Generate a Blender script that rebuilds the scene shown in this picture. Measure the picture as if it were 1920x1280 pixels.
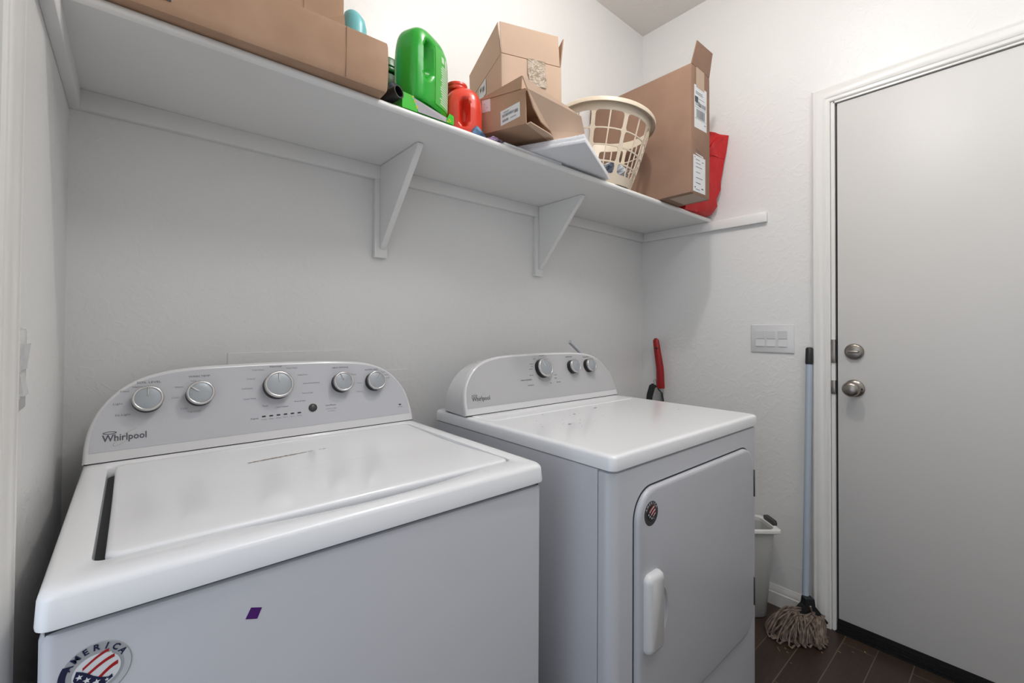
import bpy, bmesh, math, random
from mathutils import Vector, Matrix, noise
random.seed(7)
S = bpy.context.scene
for o in list(bpy.data.objects): bpy.data.objects.remove(o)
COL = S.collection
# ------------------------------------------------------------------ camera
def basis(yaw, pitch, roll):
    a, b, c = map(math.radians, (yaw, pitch, roll))
    f = Vector((-math.sin(a)*math.cos(b), math.cos(a)*math.cos(b), math.sin(b)))
    r = Vector((math.cos(a), math.sin(a), 0)); u = r.cross(f)
    return r*math.cos(c)+u*math.sin(c), -r*math.sin(c)+u*math.cos(c), f
r_, u_, f_ = basis(-40.5053, .78, .3624)
cam = bpy.data.cameras.new('camera'); camo = bpy.data.objects.new('camera', cam); COL.objects.link(camo)
camo.matrix_world = Matrix(((r_.x, u_.x, -f_.x, .1103), (r_.y, u_.y, -f_.y, -1.3432), (r_.z, u_.z, -f_.z, 1.1455), (0, 0, 0, 1)))
cam.sensor_width = 36; cam.lens = 829.58/1920*36
cam.shift_x = 3.01/1920; cam.shift_y = -32.08/1920; cam.clip_start = .01
S.camera = camo
# ------------------------------------------------------------------ light and exposure
S.view_settings.view_transform = 'Standard'; S.view_settings.look = 'None'
S.view_settings.gamma = 1; S.view_settings.exposure = 0.0; S.view_settings.use_curve_mapping = False
w = bpy.data.worlds.new('world'); S.world = w; w.use_nodes = True
w.node_tree.nodes['Background'].inputs[0].default_value = (.80, .87, 1, 1)
w.node_tree.nodes['Background'].inputs[1].default_value = .5
def lamp(name, kind, loc, power, color, **k):
    l = bpy.data.lights.new(name, kind); l.energy = power; l.color = color
    for a, v in k.items(): setattr(l, a, v)
    o = bpy.data.objects.new(name, l); o.location = loc; COL.objects.link(o); return o
XR, H = 2.187, 2.7375
LAMP = lamp('bulb_light', 'POINT', (1.10, -.85, 2.60), 18.8, (1, .97, .93), shadow_soft_size=.035)
# daylight falling in from the next room through the doorway in the left wall
DAY = lamp('doorway_daylight', 'AREA', (-.55, -1.12, 1.25), 5, (.80, .89, 1), shape='RECTANGLE', size=1.9, size_y=.8)
DAY.rotation_euler = (0, math.radians(-90), 0)
# soft fill light added under the ceiling behind the camera, not a known fixture
FILL = lamp('overhead_fill_light', 'AREA', (1.0, -1.60, 2.70), 10.2, (.97, .98, 1), shape='RECTANGLE', size=1.1, size_y=.5)
# ------------------------------------------------------------------ materials
def mat(name, col, rough=.5, metal=0, spec=.5, bump=None, col2=None, cscale=20, coat=0, trans=0, vcol=None):
    m = bpy.data.materials.new(name); m.use_nodes = True; nt = m.node_tree; b = nt.nodes['Principled BSDF']
    b.inputs['Base Color'].default_value = (*col, 1); b.inputs['Roughness'].default_value = rough
    b.inputs['Metallic'].default_value = metal; b.inputs['Specular IOR Level'].default_value = spec
    b.inputs['Coat Weight'].default_value = coat; b.inputs['Coat Roughness'].default_value = .08
    if trans: b.inputs['Transmission Weight'].default_value = trans
    tc = nt.nodes.new('ShaderNodeTexCoord')
    if bump:
        for i, (sc, st, dist) in enumerate(bump):
            n = nt.nodes.new('ShaderNodeTexNoise'); n.inputs['Scale'].default_value = sc; n.inputs['Detail'].default_value = 3
            nt.links.new(tc.outputs['Object'], n.inputs['Vector'])
            bp = nt.nodes.new('ShaderNodeBump'); bp.inputs['Strength'].default_value = st; bp.inputs['Distance'].default_value = dist
            nt.links.new(n.outputs['Fac'], bp.inputs['Height'])
            if b.inputs['Normal'].links: nt.links.new(b.inputs['Normal'].links[0].from_socket, bp.inputs['Normal'])
            nt.links.new(bp.outputs['Normal'], b.inputs['Normal'])
    if col2:
        n = nt.nodes.new('ShaderNodeTexNoise'); n.inputs['Scale'].default_value = cscale; n.inputs['Detail'].default_value = 5
        nt.links.new(tc.outputs['Object'], n.inputs['Vector'])
        r = nt.nodes.new('ShaderNodeMix'); r.data_type = 'RGBA'; r.inputs[6].default_value = (*col, 1); r.inputs[7].default_value = (*col2, 1)
        mr = nt.nodes.new('ShaderNodeMapRange'); mr.inputs[1].default_value = .35; mr.inputs[2].default_value = .65
        nt.links.new(n.outputs['Fac'], mr.inputs[0]); nt.links.new(mr.outputs[0], r.inputs[0]); nt.links.new(r.outputs[2], b.inputs['Base Color'])
    return m
def srgb(r, g, b): return tuple(((c/255)/12.92 if c <= 10 else ((c/255+.055)/1.055)**2.4) for c in (r, g, b))
M = {}
def wallmat(name, col, rough, st):
    m = mat(name, col, rough); nt = m.node_tree; b = nt.nodes['Principled BSDF']; tc = nt.nodes['Texture Coordinate']
    # skip-trowel texture: flattened blobs with irregular ridges
    n1 = nt.nodes.new('ShaderNodeTexNoise'); n1.inputs['Scale'].default_value = 26; n1.inputs['Detail'].default_value = 4; n1.inputs['Distortion'].default_value = 1.2
    r1 = nt.nodes.new('ShaderNodeMapRange'); r1.inputs[1].default_value = .50; r1.inputs[2].default_value = .60
    n2 = nt.nodes.new('ShaderNodeTexNoise'); n2.inputs['Scale'].default_value = 90; n2.inputs['Detail'].default_value = 2
    ad = nt.nodes.new('ShaderNodeMath'); ad.operation = 'MULTIPLY_ADD'; ad.inputs[1].default_value = .5
    for n in (n1, n2): nt.links.new(tc.outputs['Object'], n.inputs['Vector'])
    nt.links.new(n1.outputs['Fac'], r1.inputs[0]); nt.links.new(n2.outputs['Fac'], ad.inputs[0]); nt.links.new(r1.outputs[0], ad.inputs[2])
    bp = nt.nodes.new('ShaderNodeBump'); bp.inputs['Strength'].default_value = st; bp.inputs['Distance'].default_value = .0012
    nt.links.new(ad.outputs[0], bp.inputs['Height']); nt.links.new(bp.outputs['Normal'], b.inputs['Normal'])
    return m
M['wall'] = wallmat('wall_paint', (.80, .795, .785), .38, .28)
M['ceil'] = wallmat('ceiling_paint', (.82, .79, .75), .7, .3)
M['trim'] = mat('trim_gloss_paint', (.80, .79, .77), .3)
M['shelf'] = mat('shelf_paint', (.80, .795, .785), .42, bump=[(60, .08, .001)])
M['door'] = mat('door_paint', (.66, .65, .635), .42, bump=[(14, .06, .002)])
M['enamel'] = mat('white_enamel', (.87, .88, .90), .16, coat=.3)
M['body'] = mat('shaded_cabinet_enamel', (.52, .53, .565), .28)  # white like the tops, darkened so the colour carries the shade of the fronts
M['plas'] = mat('white_plastic', (.70, .70, .71), .2, coat=.4)
M['dark'] = mat('gap_shade', (.02, .022, .025), .6)  # near-black colour stands in for the shade inside gaps and seams
M['panel'] = mat('silver_panel', (.52, .53, .565), .4, .0)
M['panel2'] = mat('brushed_silver_panel', (.47, .47, .48), .4, .0)
M['ink'] = mat('grey_ink', (.08, .085, .10), .6)
M['inkl'] = mat('light_ink', (.22, .225, .25), .6)
M['gold'] = mat('gold_ink', (.42, .36, .25), .5)
M['skirt'] = mat('black_rubber', (.012, .013, .015), .45)
M['knob'] = mat('knob_grey', (.36, .39, .42), .3, .35)
M['chrome'] = mat('chrome', (.62, .61, .60), .18, .95)
M['nickel'] = mat('satin_nickel', (.33, .30, .27), .28, .95)
M['steel'] = mat('steel', (.45, .46, .46), .25, .9)
M['dsteel'] = mat('dark_steel', (.16, .17, .17), .3, .8)
M['card'] = mat('cardboard', srgb(182, 150, 126), .85, spec=.15, col2=srgb(170, 138, 114), cscale=9, bump=[(220, .12, .0006), (7, .15, .006)])
M['cardd'] = mat('dark_cardboard', srgb(150, 121, 103), .85, spec=.15, col2=srgb(140, 112, 96), cscale=9, bump=[(220, .12, .0006), (7, .15, .006)])
M['cardin'] = mat('cardboard_inside', srgb(150, 120, 96), .9, spec=.1)
M['cardl'] = mat('pale_cardboard', srgb(206, 178, 156), .85, spec=.15, bump=[(180, .1, .0006), (8, .15, .006)])
M['label'] = mat('paper_label', (.70, .71, .73), .5)
M['tape'] = mat('clear_tape', srgb(168, 150, 128), .12, bump=[(26, .9, .01)])
M['tapeb'] = mat('kraft_tape', srgb(176, 150, 126), .3)
M['green'] = mat('green_plastic', srgb(18, 168, 38), .25, coat=.3)
M['greend'] = mat('dark_green_plastic', srgb(0, 88, 30), .3)
M['greenb'] = mat('bright_green_carton', srgb(40, 200, 30), .35, col2=srgb(60, 190, 20), cscale=40)
M['yellow'] = mat('yellow_print', srgb(222, 190, 20), .4)
M['glabel'] = mat('green_bottle_label', srgb(84, 186, 84), .35)
M['glabelw'] = mat('label_print', srgb(205, 234, 205), .35)
M['purp'] = mat('mauve_print', srgb(160, 140, 160), .4)
M['red'] = mat('red_orange_plastic', srgb(226, 62, 40), .28, coat=.2)
M['redbag'] = mat('red_bag_fabric', srgb(196, 16, 22), .5, bump=[(30, .5, .006), (400, .2, .0004)])
M['redgrip'] = mat('red_grip', srgb(150, 6, 12), .35)
M['cyan'] = mat('aqua_plastic', srgb(120, 198, 206), .35)
M['blue'] = mat('blue_packet', srgb(108, 150, 190), .35, col2=srgb(60, 84, 110), cscale=60)
M['purple'] = mat('purple_sticker', srgb(78, 30, 110), .4)
M['scrap'] = mat('pink_wrapper', srgb(190, 160, 200), .4, col2=srgb(60, 50, 70), cscale=30)
M['foam'] = mat('white_foam', (.78, .79, .82), .7, bump=[(160, .6, .002)])
M['beige'] = mat('beige_plastic', srgb(214, 200, 180), .4)
M['navy'] = mat('navy_print', srgb(14, 22, 60), .5)
M['flagred'] = mat('red_print', srgb(165, 12, 14), .5)
M['silverdisc'] = mat('silver_sticker', (.42, .43, .45), .4, .2)
M['wdisc'] = mat('white_print', (.75, .76, .78), .45)
M['charcoal'] = mat('charcoal_sticker', (.045, .045, .045), .4)
M['cotton'] = mat('mop_cotton', srgb(140, 124, 112), .95, spec=.1, col2=srgb(100, 88, 80), cscale=60)
M['pole'] = mat('pale_blue_pole', srgb(176, 188, 202), .3)
M['bin'] = mat('bin_plastic', (.55, .56, .55), .42)
M['bag2'] = mat('plastic_wrap', (.75, .78, .82), .25, col2=srgb(60, 75, 105), cscale=28, bump=[(40, .8, .01)])
M['rod'] = mat('grey_rod', (.50, .51, .56), .4)
M['sweep'] = mat('black_rubber_sweep', (.006, .006, .006), .5)
# wood-look plank tile floor
def floormat():
    m = mat('plank_tile', (.08, .05, .035), .32); nt = m.node_tree; b = nt.nodes['Principled BSDF']; tc = nt.nodes['Texture Coordinate']
    mp = nt.nodes.new('ShaderNodeMapping'); mp.inputs['Location'].default_value = (.13, .0205, 0); nt.links.new(tc.outputs['Object'], mp.inputs[0])
    br = nt.nodes.new('ShaderNodeTexBrick'); br.inputs['Scale'].default_value = 1; br.inputs['Brick Width'].default_value = .62; br.inputs['Row Height'].default_value = .0965
    br.inputs['Mortar Size'].default_value = .0016; br.inputs['Color1'].default_value = (.030, .018, .012, 1); br.inputs['Color2'].default_value = (.060, .038, .027, 1)
    br.inputs['Mortar'].default_value = (.12, .09, .065, 1); br.offset = .37; nt.links.new(mp.outputs[0], br.inputs['Vector'])
    mp2 = nt.nodes.new('ShaderNodeMapping'); mp2.inputs['Scale'].default_value = (2, 22, 1); nt.links.new(tc.outputs['Object'], mp2.inputs[0])
    n = nt.nodes.new('ShaderNodeTexNoise'); n.inputs['Scale'].default_value = 5; n.inputs['Detail'].default_value = 6; nt.links.new(mp2.outputs[0], n.inputs[0])
    mr = nt.nodes.new('ShaderNodeMapRange'); mr.inputs[3].default_value = .55; mr.inputs[4].default_value = 1.4; nt.links.new(n.outputs[0], mr.inputs[0])
    mx = nt.nodes.new('ShaderNodeMix'); mx.data_type = 'RGBA'; mx.blend_type = 'MULTIPLY'; mx.inputs[0].default_value = 1
    nt.links.new(br.outputs['Color'], mx.inputs[6]); nt.links.new(mr.outputs[0], mx.inputs[7]); nt.links.new(mx.outputs[2], b.inputs['Base Color'])
    bp = nt.nodes.new('ShaderNodeBump'); bp.inputs['Strength'].default_value = .4; bp.inputs['Distance'].default_value = .001; bp.invert = True
    nt.links.new(br.outputs['Fac'], bp.inputs['Height']); nt.links.new(bp.outputs[0], b.inputs['Normal'])
    return m
M['floor'] = floormat()
# ------------------------------------------------------------------ helpers
ORG = {}
def thing(name, label, cat, loc=(0, 0, 0), group=None):
    o = bpy.data.objects.new(name, None); o.empty_display_size = .05; COL.objects.link(o); o.location = loc
    o['label'] = label; o['category'] = cat
    if group: o['group'] = group
    ORG[o.name] = Vector(loc); return o
def link(name, me, parent=None):
    o = bpy.data.objects.new(name, me); COL.objects.link(o)
    if parent:
        o.parent = parent; me.transform(Matrix.Translation(-ORG[parent.name])); ORG[o.name] = ORG[parent.name]
    else: ORG[o.name] = Vector((0, 0, 0))
    return o
def obj(name, bm, m, parent=None, smooth=35, label=None):
    bmesh.ops.remove_doubles(bm, verts=bm.verts, dist=1e-6)
    bmesh.ops.recalc_face_normals(bm, faces=bm.faces)
    me = bpy.data.meshes.new(name); bm.to_mesh(me); bm.free()
    for x in (m if isinstance(m, (list, tuple)) else [m]): me.materials.append(M[x])
    if smooth:
        me.polygons.foreach_set('use_smooth', [True]*len(me.polygons)); me.set_sharp_from_angle(angle=math.radians(smooth))
    o = link(name, me, parent)
    if label: o['label'] = label
    return o
def tag(o, label, cat, group=None):
    o['label'] = label; o['category'] = cat
    if group: o['group'] = group
    # origin at the base of the thing
    vs = [v.co for v in o.data.vertices]
    c = Vector(((min(v.x for v in vs)+max(v.x for v in vs))/2, (min(v.y for v in vs)+max(v.y for v in vs))/2, min(v.z for v in vs)))
    o.data.transform(Matrix.Translation(-c)); o.location = c; return o
def struct(name, bm, m, smooth=0):
    o = obj(name, bm, m, None, smooth); o['kind'] = 'structure'; return o
def N(): return bmesh.new()
def box(bm, x0, x1, y0, y1, z0, z1, bev=0, seg=2, mi=0, T=None):
    b = bmesh.new(); bmesh.ops.create_cube(b, size=1)
    for v in b.verts: v.co = Vector(((x0+x1)/2+v.co.x*(x1-x0), (y0+y1)/2+v.co.y*(y1-y0), (z0+z1)/2+v.co.z*(z1-z0)))
    if bev: bmesh.ops.bevel(b, geom=b.edges[:], offset=bev, segments=seg, affect='EDGES', profile=.5)
    merge(bm, b, mi, T); return bm
def merge(bm, b, mi=None, T=None):
    mp = {}
    for v in b.verts: mp[v] = bm.verts.new(T @ v.co if T else v.co)
    for f in b.faces:
        try: nf = bm.faces.new([mp[v] for v in f.verts]); nf.material_index = f.material_index if mi is None else mi
        except ValueError: pass
    b.free()
def loft(bm, loops, cap0=False, cap1=False, closed=True, mi=0, T=None):
    R = [[bm.verts.new(T @ Vector(p) if T else p) for p in L] for L in loops]; n = len(R[0])
    for a, b in zip(R, R[1:]):
        for i in range(n if closed else n-1):
            j = (i+1) % n
            try: f = bm.faces.new((a[i], a[j], b[j], b[i])); f.material_index = mi
            except ValueError: pass
    for c, L in ((cap0, R[0]), (cap1, R[-1])):
        if c:
            try: f = bm.faces.new(L); f.material_index = mi
            except ValueError: pass
    return bm
def rrect(x0, x1, y0, y1, r, n=6, m=1):
    P = []
    C4 = [(x1-r, y0+r, -90), (x1-r, y1-r, 0), (x0+r, y1-r, 90), (x0+r, y0+r, 180)]
    for k, (cx, cy, a0) in enumerate(C4):
        arc = [(cx+r*math.cos(math.radians(a0+90*i/n)), cy+r*math.sin(math.radians(a0+90*i/n))) for i in range(n+1)]
        P += arc
        nx = C4[(k+1) % 4]; a1 = math.radians(nx[2]); q = (nx[0]+r*math.cos(a1), nx[1]+r*math.sin(a1)); p = arc[-1]
        P += [(p[0]+(q[0]-p[0])*i/m, p[1]+(q[1]-p[1])*i/m) for i in range(1, m)]
    return P
def slab(bm, outline, fn, d0, d1, bev=.002, mi=0):
    """outline in 2D extruded between depths d0 (back) and d1 (front) through fn(u, v, d) with a small rounded front edge"""
    cx = sum(p[0] for p in outline)/len(outline); cy = sum(p[1] for p in outline)/len(outline)
    def ins(k):
        out = []
        n = len(outline)
        for i, p in enumerate(outline):
            a = Vector(outline[i-1]); b = Vector(p); c = Vector(outline[(i+1) % n])
            e1 = (b-a); e2 = (c-b)
            if e1.length < 1e-9: e1 = e2
            if e2.length < 1e-9: e2 = e1
            t = (e1.normalized()+e2.normalized()); t = t.normalized() if t.length > 1e-6 else e1.normalized()
            nn = Vector((-t.y, t.x)); co = max(.5, abs(nn.dot(Vector((-e1.normalized().y, e1.normalized().x)))))
            q1 = b+nn*k/co; q2 = b-nn*k/co
            out.append(q1 if (AREA > 0) else q2)
        return out
    AREA = sum(outline[i-1][0]*outline[i][1]-outline[i][0]*outline[i-1][1] for i in range(len(outline)))
    L = [[fn(p[0], p[1], d0) for p in outline], [fn(p[0], p[1], d1-bev*(1 if d1 > d0 else -1)) for p in outline]]
    if bev:
        s = 1 if d1 > d0 else -1
        L.append([fn(p[0], p[1], d1-s*bev*.3) for p in ins(bev*.3)]); L.append([fn(p[0], p[1], d1) for p in ins(bev)])
    loft(bm, L, True, True, mi=mi); return bm
def lathe(bm, prof, origin, axis, seg=32, mi=0, ref=None):
    ax = Vector(axis).normalized(); rf = Vector(ref) if ref else (Vector((0, 0, 1)) if abs(ax.z) < .9 else Vector((1, 0, 0)))
    a = ax.cross(rf).normalized(); b = ax.cross(a); o = Vector(origin)
    L = [[o+ax*h+(a*math.cos(2*math.pi*i/seg)+b*math.sin(2*math.pi*i/seg))*max(r, 1e-5) for i in range(seg)] for r, h in prof]
    loft(bm, L, True, True, mi=mi); return bm
def tube(bm, pts, rad, seg=8, mi=0, flat=None):
    pts = [Vector(p) for p in pts]; L = []; up = Vector((0, 0, 1)); prev = None
    for i, p in enumerate(pts):
        t = (pts[min(i+1, len(pts)-1)]-pts[max(i-1, 0)]).normalized()
        if prev is None: a = t.cross(up if abs(t.z) < .95 else Vector((1, 0, 0))).normalized()
        else: a = (prev-t*prev.dot(t)).normalized()
        prev = a; b = t.cross(a); r = rad[i] if isinstance(rad, (list, tuple)) else rad
        L.append([p+(a*math.cos(2*math.pi*k/seg)+b*math.sin(2*math.pi*k/seg)*(flat or 1))*r for k in range(seg)])
    loft(bm, L, True, True, mi=mi); return bm
def quad(bm, pts, mi=0):
    f = bm.faces.new([bm.verts.new(p) for p in pts]); f.material_index = mi; return f
def plate(bm, pts, n, t, mi=0):
    """solid plate: polygon pts thickened by t along n"""
    n = Vector(n).normalized()*t
    a = [Vector(p) for p in pts]; b = [p+n for p in a]
    loft(bm, [a, b], True, True, mi=mi); return bm
def frame(o, right, up):
    r = Vector(right).normalized(); u = Vector(up).normalized(); n = r.cross(u)
    return Matrix(((r.x, u.x, n.x, o[0]), (r.y, u.y, n.y, o[1]), (r.z, u.z, n.z, o[2]), (0, 0, 0, 1)))
def text_bm(bm, s, x, y, h, T, width=None, align='LEFT', mi=0, rot=0, ext=.0002, bold=0):
    c = bpy.data.curves.new('t', 'FONT'); c.body = s; c.size = h; c.extrude = ext; c.align_x = align; c.resolution_u = 2; c.offset = bold
    o = bpy.data.objects.new('t', c); COL.objects.link(o); bpy.context.view_layer.update()
    me = bpy.data.meshes.new_from_object(o.evaluated_get(bpy.context.evaluated_depsgraph_get()))
    bpy.data.objects.remove(o); bpy.data.curves.remove(c)
    sx = 1
    if width and me.vertices:
        xs = [v.co.x for v in me.vertices]; sx = width/(max(xs)-min(xs))
    b = bmesh.new(); b.from_mesh(me); bpy.data.meshes.remove(me)
    merge(bm, b, mi, T @ Matrix.Translation((x, y, ext)) @ Matrix.Rotation(rot, 4, 'Z') @ Matrix.Diagonal((sx, 1, 1, 1)))
# ------------------------------------------------------------------ room shell
YF = -2.45   # front wall of the room, behind the camera
bm = N(); quad(bm, [(0, YF, 0), (XR, YF, 0), (XR, 0, 0), (0, 0, 0)]); box(bm, -.1, XR+.1, YF-.1, .1, -.1, -.001); struct('floor', bm, 'floor')
bm = N(); box(bm, -.1, XR+.1, YF-.1, .1, H, H+.1); struct('ceiling', bm, 'ceil')
bm = N(); box(bm, -.1, XR+.1, 0, .1, 0, H); struct('wall_back', bm, 'wall')
bm = N(); box(bm, -.1, XR+.1, YF-.1, YF, 0, H); struct('wall_front', bm, 'wall')
DY0, DY1, DZ = -1.765, -.853, 2.045     # right-hand doorway
bm = N(); box(bm, XR, XR+.1, DY1, 0, 0, H); box(bm, XR, XR+.1, YF, DY0, 0, H); box(bm, XR, XR+.1, DY0, DY1, DZ, H); struct('wall_right', bm, 'wall')
LY0, LY1, LZ = -1.62, -.70, 2.04        # left-hand doorway where the camera stands
bm = N(); box(bm, -.1, 0, LY1, 0, 0, H); box(bm, -.1, 0, YF, LY0, 0, H); box(bm, -.1, 0, LY0, LY1, LZ, H); struct('wall_left', bm, 'wall')
# door casings: profiled boards
def casing(y, z0, z1, x, sx, inner, wdt=.062):
    """vertical casing leg; inner = y of the inner edge, extends away by wdt in direction s"""
    s = 1 if inner > y else -1
    prof = [(0, 0), (0, .010), (.006, .014), (.018, .014), (.024, .017), (.044, .019), (.052, .016), (.058, .018), (.062, .014), (.062, 0)]
    return [(x+sx*d, inner-s*wdt*(u/.062), None) for u, d in prof]
def casing_frame(bm, x, sx, y0, y1, zt):
    prof = [(0, 0), (0, .009), (.004, .012), (.014, .012), (.019, .016), (.038, .019), (.046, .016), (.054, .018), (.060, .014), (.060, 0)]
    L = []
    for (yy, zz, dy, dz) in ((y1, 0, 1, 0), (y1, zt, 1, 1), (y0, zt, -1, 1), (y0, 0, -1, 0)):
        L.append([(x+sx*d, yy+dy*u, zz+dz*u) for u, d in prof])
    loft(bm, L, True, True)
bm = N(); casing_frame(bm, XR, -1, DY0-.008, DY1+.010, DZ+.004)
struct('trim_1', bm, 'trim', 30)
bm = N()                                           # jamb lining with door stop
for a, b_ in ((DY1-.004, DY1+.008), (DY0-.008, DY0+.004)): box(bm, XR-.006, XR+.1, a, b_, 0, DZ+.002)
box(bm, XR-.006, XR+.1, DY0, DY1, DZ-.004, DZ+.006); struct('trim_2', bm, 'trim')
bm = N(); casing_frame(bm, 0, 1, LY0, LY1+.012, LZ); 
box(bm, -.1, .004, LY1-.002, LY1+.014, 0, LZ); struct('trim_3', bm, 'trim', 30)
# baseboards (profiled)
def baseboard(name, p0, p1, nrm):
    prof = [(0, 0), (.012, 0), (.012, .052), (.009, .056), (.009, .066), (.004, .076), (.003, .082), (0, .082)]
    bm = N(); n = Vector(nrm); loft(bm, [[Vector(p)+n*d+Vector((0, 0, z)) for d, z in prof] for p in (p0, p1)], True, True); struct(name, bm, 'trim', 30)
baseboard('baseboard_right', (XR, DY1+.072, 0), (XR, 0, 0), (-1, 0, 0))
baseboard('baseboard_back', (0, 0, 0), (XR-.012, 0, 0), (0, -1, 0))
baseboard('baseboard_left', (0, LY1+.074, 0), (0, -.012, 0), (1, 0, 0))
# flush patches in the back wall behind the machines
bm = N(); box(bm, .298, .627, -.003, .001, .86, 1.083, .001); struct('trim_4', bm, 'wall')
bm = N(); box(bm, .630, .806, -.003, .001, .86, 1.016, .001); struct('trim_5', bm, 'wall')
# the door leaf
door = thing('door_1', 'plain white flush door with satin nickel knob and deadbolt', 'door', (XR, DY1, 0)); door['kind'] = 'structure'
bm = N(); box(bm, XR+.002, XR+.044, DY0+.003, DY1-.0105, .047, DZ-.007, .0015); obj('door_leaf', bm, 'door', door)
bm = N(); box(bm, XR+.008, XR+.040, DY1-.0104, DY1-.0042, .005, DZ-.006); obj('gap_shade_strip', bm, 'sweep', door)  # black strip added to darken the gap at the door edge
bm = N(); box(bm, XR+.001, XR+.046, DY0+.003, DY1-.007, .004, .0465)
for z in (.010, .020, .030): box(bm, XR-.002, XR+.001, DY0+.004, DY1-.008, z, z+.004)
box(bm, XR-.012, XR+.1, DY0, DY1-.002, 0, .004); obj('door_sweep', bm, 'sweep', door)
kn = N(); KY = -.915
lathe(kn, [(.0, 0), (.032, 0), (.0325, .003), (.031, .006), (.022, .010), (.013, .013), (.011, .026), (.013, .030), (.022, .036), (.0275, .046), (.0275, .054), (.024, .062), (.016, .066), (0, .067)], (XR+.002, KY, .935), (-1, 0, 0), 36)
k = obj('door_knob', kn, 'nickel', door, 50, 'round satin nickel door knob')
bm = N(); lathe(bm, [(0, .0), (.0035, 0), (.0035, .002), (0, .002)], (XR-.006, KY-.0235, .934), (-1, 0, 0), 12); obj('rosette_hole', bm, 'skirt', k)  # dark disc stands in for the hole in the knob rosette
dbm = N(); lathe(dbm, [(0, 0), (.0305, 0), (.0305, .004), (.028, .010), (.024, .0125), (0, .0135)], (XR+.002, KY, 1.073), (-1, 0, 0), 36)
d = obj('deadbolt', dbm, 'nickel', door, 50, 'round satin nickel deadbolt rosette')
bm = N(); box(bm, XR-.026, XR-.009, KY-.018, KY+.018, 1.068, 1.078, .004, 3); obj('thumb_turn', bm, 'nickel', d)
for nm, z0, z1 in (('strike_plate', 1.028, 1.118), ('strike_plate', .908, .960)):
    bm = N(); box(bm, XR-.0085, XR+.03, DY1-.0052, DY1-.0038, z0, z1); box(bm, XR-.010, XR-.0062, DY1-.004, DY1+.009, z0, z1, .0008); obj(nm, bm, 'nickel', door)
# ------------------------------------------------------------------ ceiling fixture (above the picture)
t = thing('ceiling_light', 'small flush ceiling lamp with a brass canopy', 'lamp', (1.10, -.85, H))
bm = N(); lathe(bm, [(0, 0), (.075, 0), (.075, .008), (.06, .022), (.02, .028), (.014, .045), (0, .045)], (1.10, -.85, H), (0, 0, -1), 32); obj('canopy', bm, 'nickel', t)
bm = N(); lathe(bm, [(0, 0), (.017, 0), (.02, .02), (.02, .035), (0, .035)], (1.10, -.85, H-.04), (0, 0, -1), 24); obj('lamp_holder', bm, 'plas', t)
LAMP.parent = t; LAMP.location = (0, 0, 2.60-H)
# ------------------------------------------------------------------ wall shelf
ZU, ZT, SD, CT = 1.662, 1.681, .372, .018
sh = thing('wall_shelf', 'long white painted shelf on two wooden brackets along the back wall', 'shelf', (XR/2, 0, 1.372))
bm = N()
n = 6; prof = [(0, ZU), (-SD+.006, ZU)]+[(-SD+.0095-.0095*math.cos(math.radians(a)), (ZU+ZT)/2+.0095*math.sin(math.radians(a))) for a in range(-60, 61, 20)]+[(-SD+.006, ZT), (0, ZT)]
loft(bm, [[(x, y, z) for y, z in prof] for x in (.001, XR-.001)], True, True); obj('shelf_board', bm, 'shelf', sh, 40)
bm = N(); box(bm, 0, XR, -CT, 0, 1.619, ZU, .0015); obj('wall_cleat', bm, 'shelf', sh)
bm = N(); box(bm, 0, CT, -.60, -CT, 1.619, ZU, .0015); obj('wall_cleat', bm, 'shelf', sh)
bm = N(); box(bm, XR-CT, XR, -.617, -CT, 1.619, ZU, .0025); obj('wall_cleat', bm, 'shelf', sh)
for xc, yf in ((.7035, -.258), (1.399, -.250)):
    bm = N(); box(bm, xc-.021, xc+.021, -CT-.001, 0, 1.372, 1.6185, .001)
    back = obj('bracket_back', bm, 'shelf', sh)
    bm = N(); sx = xc+.004; pr = [(-CT-.001, ZU-.0005), (yf, ZU-.0005), (yf-.002, ZU-.006)]
    pr += [(-CT-.010, 1.405), (-CT-.006, 1.399), (-CT-.001, 1.398)]
    loft(bm, [[(sx-.0095, y, z) for y, z in pr], [(sx+.0095, y, z) for y, z in pr]], True, True); bmesh.ops.bevel(bm, geom=bm.edges[:], offset=.0015, segments=2, affect='EDGES')
    obj('bracket_gusset', bm, 'shelf', sh)
# ------------------------------------------------------------------ washing machine and dryer
TH = math.radians(18); HALF = [(0, 0), (.001, .03), (.005, .06), (.0145, .092), (.030, .1185), (.050, .1425), (.078, .162), (.110, .1745), (.150, .1825), (.200, .1862), (.270, .1882), (.35, .189)]
def console_outline(W, hs):
    L = [(x*W/.7, v*hs) for x, v in HALF]
    for _ in range(1):   # smooth by midpoint averaging
        P = [L[0]]
        for i in range(1, len(L)): P += [((L[i-1][0]+L[i][0])/2, (L[i-1][1]+L[i][1])/2), L[i]]
        L = [P[0]]+[(.25*P[i-1][0]+.5*P[i][0]+.25*P[i+1][0], .25*P[i-1][1]+.5*P[i][1]+.25*P[i+1][1]) for i in range(1, len(P)-1)]+[P[-1]]
    return L+[(W-x, v) for x, v in reversed(L[:-1])]
def PL(x0, y0, z0):
    return lambda x, v, d: Vector((x0+x, y0+v*math.sin(TH)-d*math.cos(TH), z0+v*math.cos(TH)+d*math.sin(TH)))
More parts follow.
